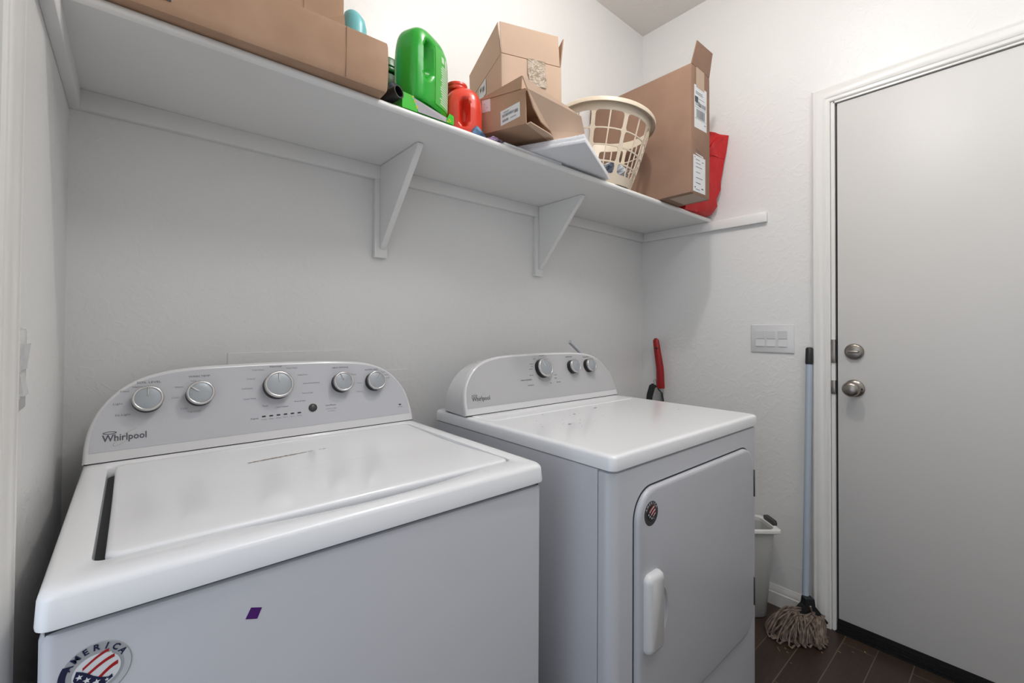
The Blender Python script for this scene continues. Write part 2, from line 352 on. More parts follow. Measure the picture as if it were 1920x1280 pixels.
def cons(parent, x0, y0, z0, W, hs, depth, pmat, groove):
    P = PL(x0, y0, z0); O = console_outline(W, hs)
    def sc(k, kv=None): kv = k if kv is None else kv; return [(W/2+(x-W/2)*(1-2*k/W), v*(1-kv/.188)) for x, v in O]
    bm = N(); yb = y0+depth
    L = [[P(x, v, 0) for x, v in sc(.007, .007)], [P(x, v, -.001) for x, v in sc(.0035, .0035)], [P(x, v, -.0035) for x, v in sc(.001, .001)], [P(x, v, -.007) for x, v in O]]
    back = [Vector((x0+x, yb-.004*0, z0+v*math.cos(TH)*.93)) for x, v in sc(.003)]
    def lerp(t, k=0): 
        q = sc(k, k)
        return [a.lerp(b, t) for a, b in zip([P(x, v, -.007) for x, v in q], back)]
    if groove: L += [lerp(.10), lerp(.105, .0016), lerp(.125, .0016), lerp(.13)]
    L += [lerp(.4), lerp(.7), lerp(.92), [b_.copy() for b_ in back], [Vector((x0+W/2+(b_.x-x0-W/2)*.97, yb+.004, z0+(b_.z-z0)*.96)) for b_ in back]]
    loft(bm, L, True, True); obj('console_housing', bm, 'plas', parent, 40)
    bm = N(); box(bm, x0+.003, x0+W-.003, y0+.0006, yb-.004, z0-.0022, z0+.0002); obj('console_seam', bm, 'dark', parent, 0)  # dark strip stands in for the shaded gap under the console
    H2 = .188*hs
    bm = N(); inner = [(W/2+(x-W/2)*(1-2*.0095/W), .0195+v*(H2-.0195-.0090)/H2) for x, v in O]
    loft(bm, [[P(x, v, -.001) for x, v in inner], [P(x, v, .0008) for x, v in inner]], False, True)
    pan = obj('control_panel', bm, pmat, parent, 40)
    return P, pan
def knob(parent, P, x, v, r, ang, dep=.025, name='control_knob', label=None):
    c = P(x, v, .0008); ax = (P(0, 0, 1)-P(0, 0, 0)).normalized(); up = (P(0, 1, 0)-P(0, 0, 0)).normalized()
    bm = N(); lathe(bm, [(0, 0), (r*.99, 0), (r*.97, dep*.62), (r*.90, dep*.7), (0, dep*.7)], c, ax, 40, ref=up)
    k = obj(name, bm, 'skirt', parent, 40, label)
    bm = N(); lathe(bm, [(0, dep*.66), (r*.965, dep*.66), (r*1.0, dep*.78), (r*.985, dep*.92), (r*.93, dep), (r*.84, dep*1.0), (r*.81, dep*.96), (r*.808, dep*.90)], c, ax, 48, ref=up); obj('knob_ring', bm, 'chrome', k, 60)
    bm = N(); lathe(bm, [(0, dep*.8), (r*.81, dep*.8), (r*.81, dep*.93), (r*.6, dep*.965), (r*.3, dep*.98), (0, dep*.985)], c, ax, 40, ref=up); obj('knob_cap', bm, 'knob', k, 60)
    rt = Vector((1, 0, 0)); a = math.radians(ang); dr = up*math.cos(a)+rt*math.sin(a); sd = ax.cross(dr)
    bm = N(); T = Matrix.Identity(4); p = c+ax*(dep*.97)
    L = []
    for t, ww, hh in ((.12, .0012, .0006), (.2, .0018, .0016), (.6, .0019, .0017), (.82, .0016, .0014), (.84, .0008, .0003)):
        o = p+dr*r*t; L.append([o-sd*ww, o+sd*ww, o+sd*ww*.6+ax*hh, o-sd*ww*.6+ax*hh])
    loft(bm, L, True, True); obj('pointer', bm, 'chrome', k, 40)
    return k
def marks(parent, P, items, name, m='ink'):
    o = P(0, 0, .0009); T = frame(o, (1, 0, 0), P(0, 1, 0)-P(0, 0, 0)); bm = N()
    for s, x, v, h, wd, al in items: text_bm(bm, s, x, v-h*.35, h, T, wd, al, ext=.00012)
    return obj(name, bm, m, parent, 0)
def brand(parent, P, x, v, wd):
    T = frame(P(0, 0, .0009), (1, 0, 0), P(0, 1, 0)-P(0, 0, 0)); bm = N()
    text_bm(bm, 'Whirlpool', x, v-.004, .0185, T, wd, ext=.00015, bold=.0003)
    # small oval above the W
    def ring(cx, cv, a, b, w, rot, mi, t0=0, t1=360):
        c, s = math.cos(rot), math.sin(rot); A, B = [], []
        for i in range(49):
            t = math.radians(t0+(t1-t0)*i/48)
            for L, k in ((A, 1), (B, 1-w/a)):
                px, pv = a*k*math.cos(t), b*(k if w else 1)*math.sin(t)*(1 if k == 1 else 1-w/b*.4); L.append(P(cx+px*c-pv*s, cv+px*s+pv*c, .0012))
        for i in range(48):
            f = bm.faces.new([bm.verts.new(q) for q in (A[i], A[i+1], B[i+1], B[i])]); f.material_index = mi
    ring(x+.011, v+.0125, .0105, .0028, .0022, 0, 0)
    ring(x+wd*.52, v+.001, .024, .0065, .0012, math.radians(38), 1, 20, 200)
    ring(x+wd*.52, v+.001, .024, .0065, .0009, math.radians(38), 1, 200, 330)
    return obj('brand_lettering', bm, ['ink', 'gold'], parent, 0, 'dark Whirlpool lettering with a gold swoosh')
def flag_badge(parent, cx, cz, y, r, pale):
    """round sticker with flag and eagle motif on a surface facing -Y"""
    T = frame((cx, y, cz), (1, 0, 0), (0, 0, 1)); bm = N()
    def poly(pts, d, mi): quad(bm, [T @ Vector((p[0]*r, p[1]*r, d)) for p in pts], mi)
    C_ = [(math.cos(2*math.pi*i/48), math.sin(2*math.pi*i/48)) for i in range(48)]
    loft(bm, [[T @ Vector((p[0]*r, p[1]*r, -.0004)) for p in C_], [T @ Vector((p[0]*r, p[1]*r, .0003)) for p in C_], [T @ Vector((p[0]*r*.98, p[1]*r*.98, .0006)) for p in C_]], False, True, mi=0)
    if pale:   # dark lower left crescent fading into the rim
        poly([(math.cos(math.radians(a)), math.sin(math.radians(a))) for a in range(150, 241, 6)]+[(.80*math.cos(math.radians(a)), .80*math.sin(math.radians(a))) for a in range(240, 149, -6)], .0008, 1)
        poly([(.97*math.cos(math.radians(a)), .97*math.sin(math.radians(a))) for a in range(-70, 31, 5)]+[(.78*math.cos(math.radians(a)), .78*math.sin(math.radians(a))) for a in range(30, -71, -5)], .0008, 5)
    inner = .66
    def arcband(r0, r1, x0, x1, mi, d):   # waving stripe: arc centred low right
        pts = []
        for i in range(13):
            x = x0+(x1-x0)*i/12; pts.append((x, r0+.42*math.sin((x-x0)/(x1-x0)*1.35)))
        for i in range(12, -1, -1):
            x = x0+(x1-x0)*i/12; pts.append((x, r1+.42*math.sin((x-x0)/(x1-x0)*1.35)))
        poly(pts, d, mi)
    poly([(.66*p[0]+.02, .62*p[1]-.02) for p in C_], .0009, 2 if pale else 3)
    for k, (a, b_, x0, x1, mi) in enumerate(((.16, .26, -.36, .34, 4), (.02, .13, -.33, .42, 2), (-.12, .0, -.26, .50, 4), (-.26, -.14, -.12, .56, 2), (-.42, -.28, .02, .60, 4), (-.54, -.44, .12, .58, 2))): arcband(a, b_, x0, x1, mi, .0011)
    # dark canton with three stars, cut like a wing
    poly([(-.52, .22), (-.36, .13), (-.22, .02), (-.06, -.14), (.10, -.26), (.34, -.36), (.44, -.30), (.46, -.42), (.30, -.52), (.20, -.62), (-.02, -.66), (-.30, -.58), (-.50, -.36), (-.60, -.06)], .0013, 1 if pale else 3)
    for sx, sy, q in ((-.44, -.02, .11), (-.24, -.22, .12), (.02, -.40, .12), (.30, -.44, .07)):
        poly([(sx+q*(1 if i % 2 == 0 else .42)*math.sin(math.pi*i/5), sy+q*(1 if i % 2 == 0 else .42)*math.cos(math.pi*i/5)) for i in range(10)], .0015, 2)
    for i, ch in enumerate('AMERICA'):
        a = math.radians(150-20*i); tt = T @ Matrix.Translation((r*.74*math.cos(a), r*.74*math.sin(a), .0009)) @ Matrix.Rotation(a-math.pi/2, 4, 'Z')
        text_bm(bm, ch, 0, 0, r*.30, tt, None, 'CENTER', mi=1 if pale else 5, ext=.0001, bold=.0002)
    return obj('flag_sticker', bm, ['silverdisc' if pale else 'charcoal', 'navy', 'wdisc', 'skirt' if not pale else 'navy', 'flagred', 'panel'], parent, 0, 'round sticker with stars and stripes')
def front_panel(bm, x0, x1, y0, y1, z0, z1, r, top):
    """upright body with rounded vertical corners at the front, rounded top edge"""
    def L(ins, z): return [(x, y, z) for x, y in rrect(x0+ins, x1-ins, y0+ins, y1-ins, r)]
    loft(bm, [L(0, z0), L(0, z1-top), L(top*.3, z1-top*.3), L(top, z1)], True, True)
# --- washer
WX, WY, WZ, WW = .040, -.717, .882, .699
wm = thing('washing_machine', 'white top-loading washing machine with five dials, nearest the camera on the left', 'washing machine', (WX+WW/2, -.38, 0))
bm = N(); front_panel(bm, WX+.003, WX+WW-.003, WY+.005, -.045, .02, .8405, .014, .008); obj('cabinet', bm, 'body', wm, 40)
bm = N(); box(bm, WX+.008, WX+WW-.008, WY+.012, -.05, .835, .848); obj('seam_gap_shade', bm, 'dark', wm)  # dark filler paints the shade in the gap below the top panel
for x in (WX+.05, WX+WW-.05):
    for y in (WY+.06, -.10):
        bm = N(); lathe(bm, [(0, 0), (.022, 0), (.022, .012), (.012, .02), (.012, .03), (0, .03)], (x, y, 0), (0, 0, 1), 16); obj('foot', bm, 'skirt', wm)
def warp_bulge(L, amt, z=None):
    out = []
    for x, y, zz in L:
        if y < -.60:
            t = (x-.20)/(.64-.20); b_ = max(0, math.sin(math.pi*min(1, max(0, t))))**.8 if 0 < t < 1 else 0
            y -= amt*b_
        out.append((x, y, zz))
    return out
bm = N(); m_ = 24
def WR(x0, x1, y0, y1, r, z): return [(x, y, z) for x, y in rrect(x0, x1, y0, y1, r, 6, m_)]
ox0, ox1, oy0, oy1 = WX, WX+WW, WY, -.045
ix0, ix1, iy0, iy1 = .079, .7015, -.6575, -.205
L = [WR(ox0+.004, ox1-.004, oy0+.004, oy1-.004, .012, .8445), WR(ox0+.0005, ox1-.0005, oy0+.0005, oy1, .014, .8465), WR(ox0, ox1, oy0, oy1, .014, .850), WR(ox0+.001, ox1-.001, oy0+.003, oy1-.001, .014, .8735),
     WR(ox0+.002, ox1-.002, oy0+.0045, oy1-.002, .016, .8775), WR(ox0+.0045, ox1-.0045, oy0+.0075, oy1-.006, .018, .8803), WR(ox0+.009, ox1-.009, oy0+.0125, oy1-.012, .02, .8818),
     WR(ox0+.016, ox1-.016, oy0+.020, oy1-.018, .02, .882),
     warp_bulge(WR(ix0-.0025, ix1+.0025, iy0-.0025, iy1+.0025, .016, .882), .026), warp_bulge(WR(ix0-.0006, ix1+.0006, iy0-.001, iy1+.0006, .015, .8812), .018),
     warp_bulge(WR(ix0, ix1, iy0, iy1, .015, .879), .008), warp_bulge(WR(ix0, ix1, iy0, iy1, .015, .862), .007)]
for i, p in enumerate(L[9]):   # the scoop drops towards the lid
    if p[1] < iy0-.002: L[9][i] = (p[0], p[1], .8812-.30*(iy0-.001-p[1]))
for i, p in enumerate(L[10]):
    if p[1] < iy0-.0005: L[10][i] = (p[0], p[1], .879-.85*(iy0-p[1]))
loft(bm, L, True, False); obj('top_panel', bm, 'enamel', wm, 40)
bm = N(); quad(bm, [(ix0, iy0, .8625), (ix1, iy0, .8625), (ix1, iy1, .8625), (ix0, iy1, .8625)]); obj('lid_recess', bm, 'dark', wm, 0)
# lid with a shallow dish that lifts towards the console
def lidz(x, y):
    t = (y+.655)/.446; return .8838-.0045*math.sin(math.pi*min(1, max(0, t)))**1.0*(1-.25*math.cos(2*math.pi*min(1, max(0, t))))
bm = N(); lx0, lx1, ly0, ly1 = .0895, .6985, -.6545, -.209
def LR(ins, r, dz, m=24): return [(x, y, lidz(x, y)+dz) for x, y in rrect(lx0+ins, lx1-ins, ly0+ins, ly1-ins, r, 6, m)]
loops = [[(x, y, .864) for x, y, z in LR(.001, .014, 0)], LR(0, .015, -.006), LR(.0008, .015, -.0025), LR(.0035, .016, -.0004), LR(.007, .018, 0)]
for k in (.02, .05, .09, .13, .17, .205): loops.append([(x, y, lidz(x, y)) for x, y in rrect(lx0+k, lx1-k, ly0+k, ly1-k, .018, 6, 24)])
loft(bm, loops, True, True); lid = obj('lid', bm, 'enamel', wm, 50)
P, pan = cons(wm, WX, -.174, .8843, WW, 1.0, .108, 'panel', False)
for x, v, r, a in ((.097, .115, .0265, 2), (.187, .119, .0265, -52), (.345, .126, .033, 0), (.501, .122, .0265, -18), (.593, .119, .0265, 35)): knob(wm, P, x, v, r, a)
it = [('SOIL LEVEL', .099, .1535, .0062, .040, 'CENTER'), ('WASH TEMP', .187, .161, .0062, .040, 'CENTER'), ('Normal', .344, .176, .0066, .026, 'CENTER'), ('HEAT OPTIONS', .503, .165, .0052, .042, 'CENTER'), ('WATER LEVEL', .590, .1545, .0056, .040, 'CENTER'), ('Start/Pause', .455, .066, .0046, .026, 'LEFT'), ('Progress', .292, .052, .0046, .016, 'CENTER')]
marks(wm, P, it, 'dial_headings')
it = [('Heavy', .080, .145, .005, .016, 'CENTER'), ('Med', .060, .137, .0055, .013, 'CENTER'), ('Light', .050, .112, .0055, .015, 'CENTER'), ('Ex Light', .058, .089, .0055, .024, 'CENTER'),
      ('Hot', .176, .151, .0048, .010, 'CENTER'), ('Warm', .150, .139, .0052, .015, 'CENTER'), ('Cool', .143, .116, .0052, .012, 'CENTER'), ('Cold', .158, .091, .0052, .012, 'CENTER'), ('Tap Cold', .176, .083, .0052, .024, 'CENTER'),
      ('Cold Wash', .305, .169, .0052, .026, 'CENTER'), ('Casual', .288, .148, .0052, .018, 'CENTER'), ('Delicates', .280, .125, .0052, .022, 'CENTER'), ('Quick Wash', .284, .100, .0052, .026, 'CENTER'), ('Soak', .316, .080, .0052, .012, 'CENTER'),
      ('Clean Washer', .352, .074, .0052, .030, 'CENTER'), ('Super Wash', .381, .170, .0048, .026, 'CENTER'), ('Heavy Duty', .405, .151, .0048, .024, 'CENTER'), ('Bulky Items/Sheets', .425, .128, .0048, .040, 'CENTER'), ('Drain & Spin', .414, .103, .0048, .026, 'CENTER'), ('Rinse & Spin', .394, .084, .0048, .026, 'CENTER'),
      ('Heavy', .538, .144, .0045, .014, 'CENTER'), ('Normal', .551, .119, .0045, .012, 'CENTER'), ('2 Rinses', .548, .095, .0045, .018, 'CENTER'), ('Medium', .630, .137, .0045, .016, 'CENTER'), ('Large', .634, .128, .0045, .016, 'CENTER'), ('Auto', .624, .146, .0045, .014, 'CENTER'),
      ('hold 3 sec', .456, .057, .0032, .026, 'LEFT'), ('to cancel', .460, .051, .0032, .018, 'LEFT')]
for i, s in enumerate(('Sensing', 'Wash', 'Rinse', 'Spin', 'Done', 'Locked')): it.append((s, .3115+.0158*i, .0478, .003, .010, 'CENTER'))
marks(wm, P, it, 'dial_markings', 'inkl')
for i in range(6):
    bm = N(); x = .3115+.0158*i; T = frame(P(x, .0548, .0008), (1, 0, 0), P(0, 1, 0)-P(0, 0, 0))
    loft(bm, [[T @ Vector((a, b_, d)) for a, b_ in rrect(-.0042, .0042, -.0016, .0016, .0015, 4)] for d in (0, .0006)], False, True); obj('indicator_light', bm, 'skirt', wm, 0)
bm = N(); ax = P(0, 0, 1)-P(0, 0, 0); lathe(bm, [(0, 0), (.0103, 0), (.0103, .0016), (.0085, .0022), (.007, .0036), (.003, .0044), (0, .0045)], P(.4235, .0635, .0006), ax, 32); obj('start_button', bm, 'charcoal', wm, 50, 'small round dark grey start button')
brand(wm, P, .028, .0425, .068)
bm = N(); T = frame(P(.662, .045, .0009), (1, 0, 0), P(0, 1, 0)-P(0, 0, 0))
loft(bm, [[T @ Vector((.0042*math.cos(a), .003+.0034*math.sin(a)*(1 if math.sin(a) < 0 else .4), 0)) for a in [2*math.pi*i/20 for i in range(20)]], [T @ Vector((.0030*math.cos(a), .003+.0024*math.sin(a)*(1 if math.sin(a) < 0 else .4), .0002)) for a in [2*math.pi*i/20 for i in range(20)]]], False, True)
text_bm(bm, 'eco series', 0, -.005, .0030, T, .015, 'CENTER'); obj('corner_mark', bm, 'ink', wm, 0)
flag_badge(wm, .0865, .790, WY+.0048, .0285, True)
bm = N(); plate(bm, [(.2215, WY+.0049, .7865), (.2275, WY+.0049, .7985), (.2395, WY+.0049, .794), (.2345, WY+.0049, .782)], (0, -1, 0), .0004); obj('tape_square', bm, 'purple', wm, 0, 'small purple square sticker')
# grime streak left on the lid
bm = N(); random.seed(3)
for i in range(64):
    t = i/63; x = .289+(.452-.289)*t; y = -.340+.016*t; h = .0058*(1 if t < .55 else .6)*(random.uniform(.35, 1))
    if t > .62 and random.random() < .45: continue
    z = lidz(x, y)+.0003; w_ = .0021
    f = bm.faces.new([bm.verts.new(Vector((x+a*w_, y+b_*h, lidz(x, y+b_*h)+.0003))) for a, b_ in ((-1, -.5), (-.2, -random.uniform(.5, 1)), (1, -.4), (.8, .5), (0, random.uniform(.5, 1)), (-1, .4))])
M['grime'] = mat('dried_grime', srgb(150, 140, 130), .8)
obj('grime_streak', bm, 'grime', wm, 0, 'brown dried streak on the lid')
# --- dryer
DX, DYF, DZ_, DW = .853, -.798, .891, .737
dr = thing('clothes_dryer', 'white clothes dryer with three dials and a front door, right of the washing machine', 'dryer', (DX+DW/2, -.45, 0))
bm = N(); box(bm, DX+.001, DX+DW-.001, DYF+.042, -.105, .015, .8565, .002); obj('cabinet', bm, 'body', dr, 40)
bm = N()
def FP(ins, z): # front panel wrapping round the corners
    r = .026; x0, x1, yf, yb = DX+.001+ins, DX+DW-.001-ins, DYF+.003+ins, DYF+.0395
    pts = [(x0, yb)]+[(x0+r-r*math.cos(math.radians(a)), yf+r-r*math.sin(math.radians(a))) for a in range(0, 91, 10)]+[(x1-r+r*math.sin(math.radians(a)), yf+r-r*math.cos(math.radians(a))) for a in range(0, 91, 10)]+[(x1, yb)]
    return [(x, y, z) for x, y in pts]
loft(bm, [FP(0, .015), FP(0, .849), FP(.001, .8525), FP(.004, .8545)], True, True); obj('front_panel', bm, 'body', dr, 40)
for x in (DX+.05, DX+DW-.05):
    for y in (DYF+.07, -.16):
        bm = N(); lathe(bm, [(0, 0), (.02, 0), (.02, .01), (.011, .014), (.011, .02), (0, .02)], (x, y, 0), (0, 0, 1), 16); obj('foot', bm, 'skirt', dr)
bm = N()
def DR(ins, r, z): return [(x, y, z) for x, y in rrect(DX+ins, DX+DW-ins, DYF+ins, -.10-ins, r, 6)]
L = [DR(.004, .014, .8572), DR(.0005, .016, .8590), DR(0, .016, .862), DR(.0008, .016, .8830), DR(.0022, .017, .8872), DR(.005, .018, .8898), DR(.009, .02, .8908), DR(.016, .022, .891)]
loft(bm, L, True, True)
tp = obj('top_panel', bm, 'enamel', dr, 40)
bm = N()   # raised rear strip crease across the top, as wide as the console
loft(bm, [[(x, y, z) for x, y in rrect(DX+.03, DX+DW-.03, -.365, -.125, .03, 6)] if z > 1 else [(x+ (0), y, z) for x, y in rrect(DX+i_, DX+DW-i_, -.372+i_*.2, -.125, .03, 6)] for i_, z in ((.02, .8905), (.024, .8922), (.032, .8926))], False, True)
obj('rear_ledge', bm, 'enamel', dr, 40)
# fluff and dust specks on the dryer top
M['lint'] = mat('lint_specks', srgb(120, 118, 120), .9); M['smear'] = mat('faint_smear', srgb(196, 195, 196), .6)
bm = N(); random.seed(11)
for i in range(46):
    x = random.gauss(1.10, .10); y = random.gauss(-.47, .07); s = random.choice((.001, .0012, .0016, .0024))
    if not (DX+.03 < x < DX+DW-.03 and -.76 < y < -.39): continue
    quad(bm, [(x+s*math.cos(a)*random.uniform(.5, 1.3), y+s*math.sin(a)*random.uniform(.5, 1.3), .8912) for a in [2*math.pi*k/6 for k in range(6)]])
for x, y, s in ((1.14, -.44, .0045), (1.02, -.53, .005), (1.28, -.41, .005), (1.06, -.385, .004), (1.47, -.60, .0035)):
    quad(bm, [(x+1.6*s*math.cos(a)*random.uniform(.5, 1.2), y+s*math.sin(a)*random.uniform(.4, 1.2), .8922 if y > -.372 else .8913) for a in [2*math.pi*k/9 for k in range(9)]])
lint = obj('lint_specks', bm, 'lint', dr, 0, 'grey lint specks on the top'); lint['kind'] = 'stuff'
P, pan = cons(dr, DX, -.278, .8948, DW, .965, .118, 'panel2', True)
for x, v, r, a in ((.346, .124, .0335, -30), (.500, .122, .0255, 60), (.592, .122, .0255, 0)): knob(dr, P, x, v, r, a, .024)
it = [('TEMPERATURE', .495, .161, .0048, .036, 'CENTER'), ('WRINKLE SHIELD', .590, .157, .0046, .034, 'CENTER'), ('AUTO DRY', .356, .170, .0045, .024, 'CENTER'), ('ENERGY PREFERRED', .262, .089, .005, .05, 'CENTER'), ('TIMED DRY', .412, .072, .005, .022, 'CENTER'), ('AUTOMATIC', .278, .070, .005, .028, 'CENTER'), ('Less Dry', .292, .125, .004, .016, 'CENTER'), ('More Dry', .29, .104, .004, .018, 'CENTER'), ('Cool', .405, .098, .004, .012, 'CENTER'), ('Fluff', .402, .087, .004, .010, 'CENTER'), ('Off', .372, .168, .004, .008, 'LEFT'), ('60', .37, .071, .004, .007, 'LEFT'), ('Very Dry', .318, .160, .004, .012, 'CENTER'), ('Normal', .300, .143, .004, .014, 'CENTER'), ('Dry', .30, .134, .004, .010, 'CENTER')]
marks(dr, P, it, 'dial_markings')
bm = N(); A, B_ = [], []
for i in range(60):   # fine scale ring round the main dial
    if i % 4 == 3: continue
    a = 2*math.pi*i/60; c, s = math.cos(a), math.sin(a); d_ = .0012/.042
    quad(bm, [P(.353+.041*c, .121+.041*s, .0012), P(.353+.041*math.cos(a+.04), .121+.041*math.sin(a+.04), .0012), P(.353+.043*math.cos(a+.04), .121+.043*math.sin(a+.04), .0012), P(.353+.043*c, .121+.043*s, .0012)])
obj('dial_scale', bm, 'inkl', dr, 0)
brand(dr, P, .030, .0435, .068)
# door of the dryer
dx0, dx1, dz0, dz1 = .927, 1.533, .262, .803
def DO(ins, d): return [(x, DYF+.003-d, z) for x, z in rrect(dx0+ins, dx1-ins, dz0+ins, dz1-ins, .066-ins*.4, 10)]
bm = N(); loft(bm, [DO(-.0035, -.0004), DO(-.0035, .0006)], False, True); obj('door_groove_shade', bm, 'dark', dr, 0)  # dark outline paints the shade of the groove round the door
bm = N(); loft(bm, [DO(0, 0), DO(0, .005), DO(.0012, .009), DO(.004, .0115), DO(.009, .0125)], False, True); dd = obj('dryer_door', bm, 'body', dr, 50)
YD = DYF+.003-.0125
bm = N()
def HP(x0, x1, z0, z1, r, d): return [(x, YD-d, z) for x, z in rrect(x0, x1, z0, z1, r, 6)]
loft(bm, [HP(.9455, 1.0085, .454, .624, .016, -.001), HP(.9455, 1.0085, .454, .624, .016, .006), HP(.948, 1.006, .458, .621, .014, .013), HP(.954, 1.000, .466, .614, .01, .0165)], False, True)
obj('door_handle', bm, 'plas', dd, 50, 'white moulded pull handle')
bm = N(); loft(bm, [[(1.006+.036*max(0, math.cos(math.radians(a)))*k, YD-d, .53+.062*math.sin(math.radians(a))*k) for a in range(-90, 271, 15)][:-1] for k, d in ((1, .0004), (.95, .0012), (.9, .0014))], False, True)
bm2 = N(); loft(bm2, [[(1.000+.040*math.cos(math.radians(a))*k, YD-d, .53+.062*math.sin(math.radians(a))*k) for a in range(-90, 91, 10)] for k, d in ((1.0, .0003), (.97, .0042), (.91, .0056), (.85, .0040), (.80, .0010), (.5, .0006))], False, True)
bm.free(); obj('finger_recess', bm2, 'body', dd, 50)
for z0, z1 in ((.652, .732), (.330, .412)):
    bm = N(); box(bm, 1.5325, 1.5385, YD+.002, DYF+.004, z0, z1, .001); box(bm, 1.534, 1.537, YD-.001, YD+.003, z0, z1, .001); obj('door_hinge', bm, 'dsteel', dd)
flag_badge(dd, .9745, .7495, YD, .0265, False)
# ------------------------------------------------------------------ switches
def switches(name, label, x, sx, ys, z0, z1, rock):
    y0, y1 = ys; t = thing(name, label, 'light switch', (x, (y0+y1)/2, z0))
    bm = N(); L = []
    for ins, d in ((0, 0), (0, .002), (.001, .0045), (.003, .0058)): L.append([(x+sx*d, y, z) for y, z in rrect(y0+ins, y1-ins, z0+ins, z1-ins, .003, 3)])
    loft(bm, L, True, True); obj('cover_plate', bm, 'plas', t, 40)
    for a, b_ in rock:
        zc = (z0+z1)/2; bm = N(); c = .0325
        pr = [(.0055, zc+c), (.0105, zc+c), (.0075, zc), (.0055, zc-.002), (.0085, zc-c+.004), (.0095, zc-c), (.0055, zc-c)]
        loft(bm, [[(x+sx*d, y, z) for d, z in pr] for y in (a, b_)], True, True); obj('rocker', bm, 'plas', t, 30)
    return t
switches('light_switch', 'white triple rocker switch plate beside the door', XR, -1, (-.717, -.549), 1.057, 1.178, ((-.605, -.571), (-.647, -.614), (-.692, -.659)))
switches('light_switch', 'white double rocker switch plate on the left wall at the picture edge', 0, 1, (-.602, -.492), 1.040, 1.145, ((-.592, -.558), (-.536, -.502)))
# ------------------------------------------------------------------ things on the shelf
def Rz(pos, yaw=0, pitch=0, roll=0):
    return Matrix.Translation(pos) @ Matrix.Rotation(math.radians(yaw), 4, 'Z') @ Matrix.Rotation(math.radians(pitch), 4, 'X') @ Matrix.Rotation(math.radians(roll), 4, 'Y')
def carton_body(bm, T, w, d, h, op, th=.004, soft=.0025):
    """five-sided box with real wall thickness; op = open side 'z' (top) or 'y' (front)"""
    if op == 'z': fn = lambda u, v, t: T @ Vector((u, v, t)); A, B, D = w, d, h
    else: fn = lambda u, v, t: T @ Vector((u, d-t, v)); A, B, D = w, h, d
    def L(ins, t): return [fn(u, v, t) for u, v in rrect(ins, A-ins, ins, B-ins, soft, 2, 8)]
    loft(bm, [L(0, 0), L(0, D), L(th, D), L(th, th)], True, True)
def flap(bm, T, pts, n, t=.0035): plate(bm, [T @ Vector(p) for p in pts], T.to_3x3() @ Vector(n), t)
def sticker(parent, T, x0, x1, z0, z1, y, kind, axis='y', name='shipping_label', sk=0):
    """paper label with printed bars, on the local face y=const (facing -y) or x=const (facing -x); sk skews it"""
    if axis == 'y': fn = lambda u, v, d: T @ Vector((x0+(x1-x0)*u, y-d, z0+(z1-z0)*v+sk*u))
    else: fn = lambda u, v, d: T @ Vector((y-d, x1+(x0-x1)*u, z0+(z1-z0)*v+sk*u))
    bm = N(); R = [(0, 0), (1, 0), (1, 1), (0, 1)]
    loft(bm, [[fn(u, v, -.0002) for u, v in R], [fn(u, v, .0006) for u, v in R]], False, True)
    def bar(a, b, c, d_, mi=1): quad(bm, [fn(a, c, .0009), fn(b, c, .0009), fn(b, d_, .0009), fn(a, d_, .0009)], mi)
    rd = random.Random(5+len(bpy.data.objects))
    def bars(u0, u1, v0, v1, n):
        u = u0
        for i in range(n):
            wv = (u1-u0)/n; bar(u, u+wv*rd.uniform(.3, .75), v0, v1); u += wv
    def lines(u0, u1, v0, v1, n):
        for i in range(n):
            v = v0+(v1-v0)*i/n; bar(u0, u0+(u1-u0)*rd.uniform(.55, 1), v, v+(v1-v0)/n*.35)
    if kind == 'barcode': bars(.10, .70, .50, .68, 22); bars(.10, .42, .16, .33, 14); lines(.16, .60, .76, .88, 2); bars(.72, .92, .42, .64, 7); lines(.5, .9, .2, .3, 2)
    elif kind == 'tall': bars(.16, .86, .24, .45, 18); bar(.03, .97, .485, .492); bar(.03, .97, .215, .222); lines(.08, .55, .54, .66, 3); bars(.34, .92, .52, .62, 9); lines(.10, .8, .80, .88, 2); bar(.8, .93, .13, .15); bar(.04, .30, .60, .74); lines(.05, .9, .70, .73, 1)
    elif kind == 'list':
        for v in (.90, .80, .70, .55, .40, .26, .08): lines(.2, .8, v-.015, v+.03, 1)
        bar(.10, .18, .10, .14); bar(.66, .84, .11, .14); bar(.7, .84, .86, .88); bar(.08, .16, .93, .95)
    elif kind == 'small': bars(.15, .45, .55, .85, 7); bars(.55, .85, .35, .70, 6)
    elif kind == 'dots': bar(.3, .36, .6, .68); bar(.6, .67, .3, .36)
    elif kind == 'tag': lines(.25, .9, .3, .8, 3); bar(.1, .2, .5, .8)
    return obj(name, bm, ['label', 'ink'], parent, 0, 'white printed paper label')
# long flat box
T = Rz((.055, -.390, 1.6815), -1.53)
bx = thing('cardboard_box', 'long flat brown cardboard box overhanging the left end of the shelf', 'box', (.30, -.25, 1.6815))
bm = N()
def BL(ins, z, dz=0): return [T @ Vector((x, y, z)) for x, y in rrect(ins, .4895-ins, ins, .29-ins, .004, 3, 10)]
loft(bm, [BL(.010, 0), BL(.003, .0022), BL(.0008, .008), BL(0, .02), BL(-.001, .055), BL(0, .105), BL(.0015, .113), BL(.006, .116)], True, True); obj('carton', bm, 'card', bx, 40)
bm = N(); box(bm, .3945, .3965, -.0022, 0, .004, .112, .0006, 1, 0, T); obj('crease', bm, 'card', bx)
bm = N(); 
for a, b_, c, d_ in ((.06, .098, .0145, .0165), (.096, .098, .0145, .045), (.06, .098, .043, .045), (.06, .062, .0145, .045)): box(bm, a, b_, -.0016, -.0008, c+.008, d_+.008, 0, 1, 0, T)
obj('printed_symbol', bm, 'ink', bx, 0, 'black printed square outline')
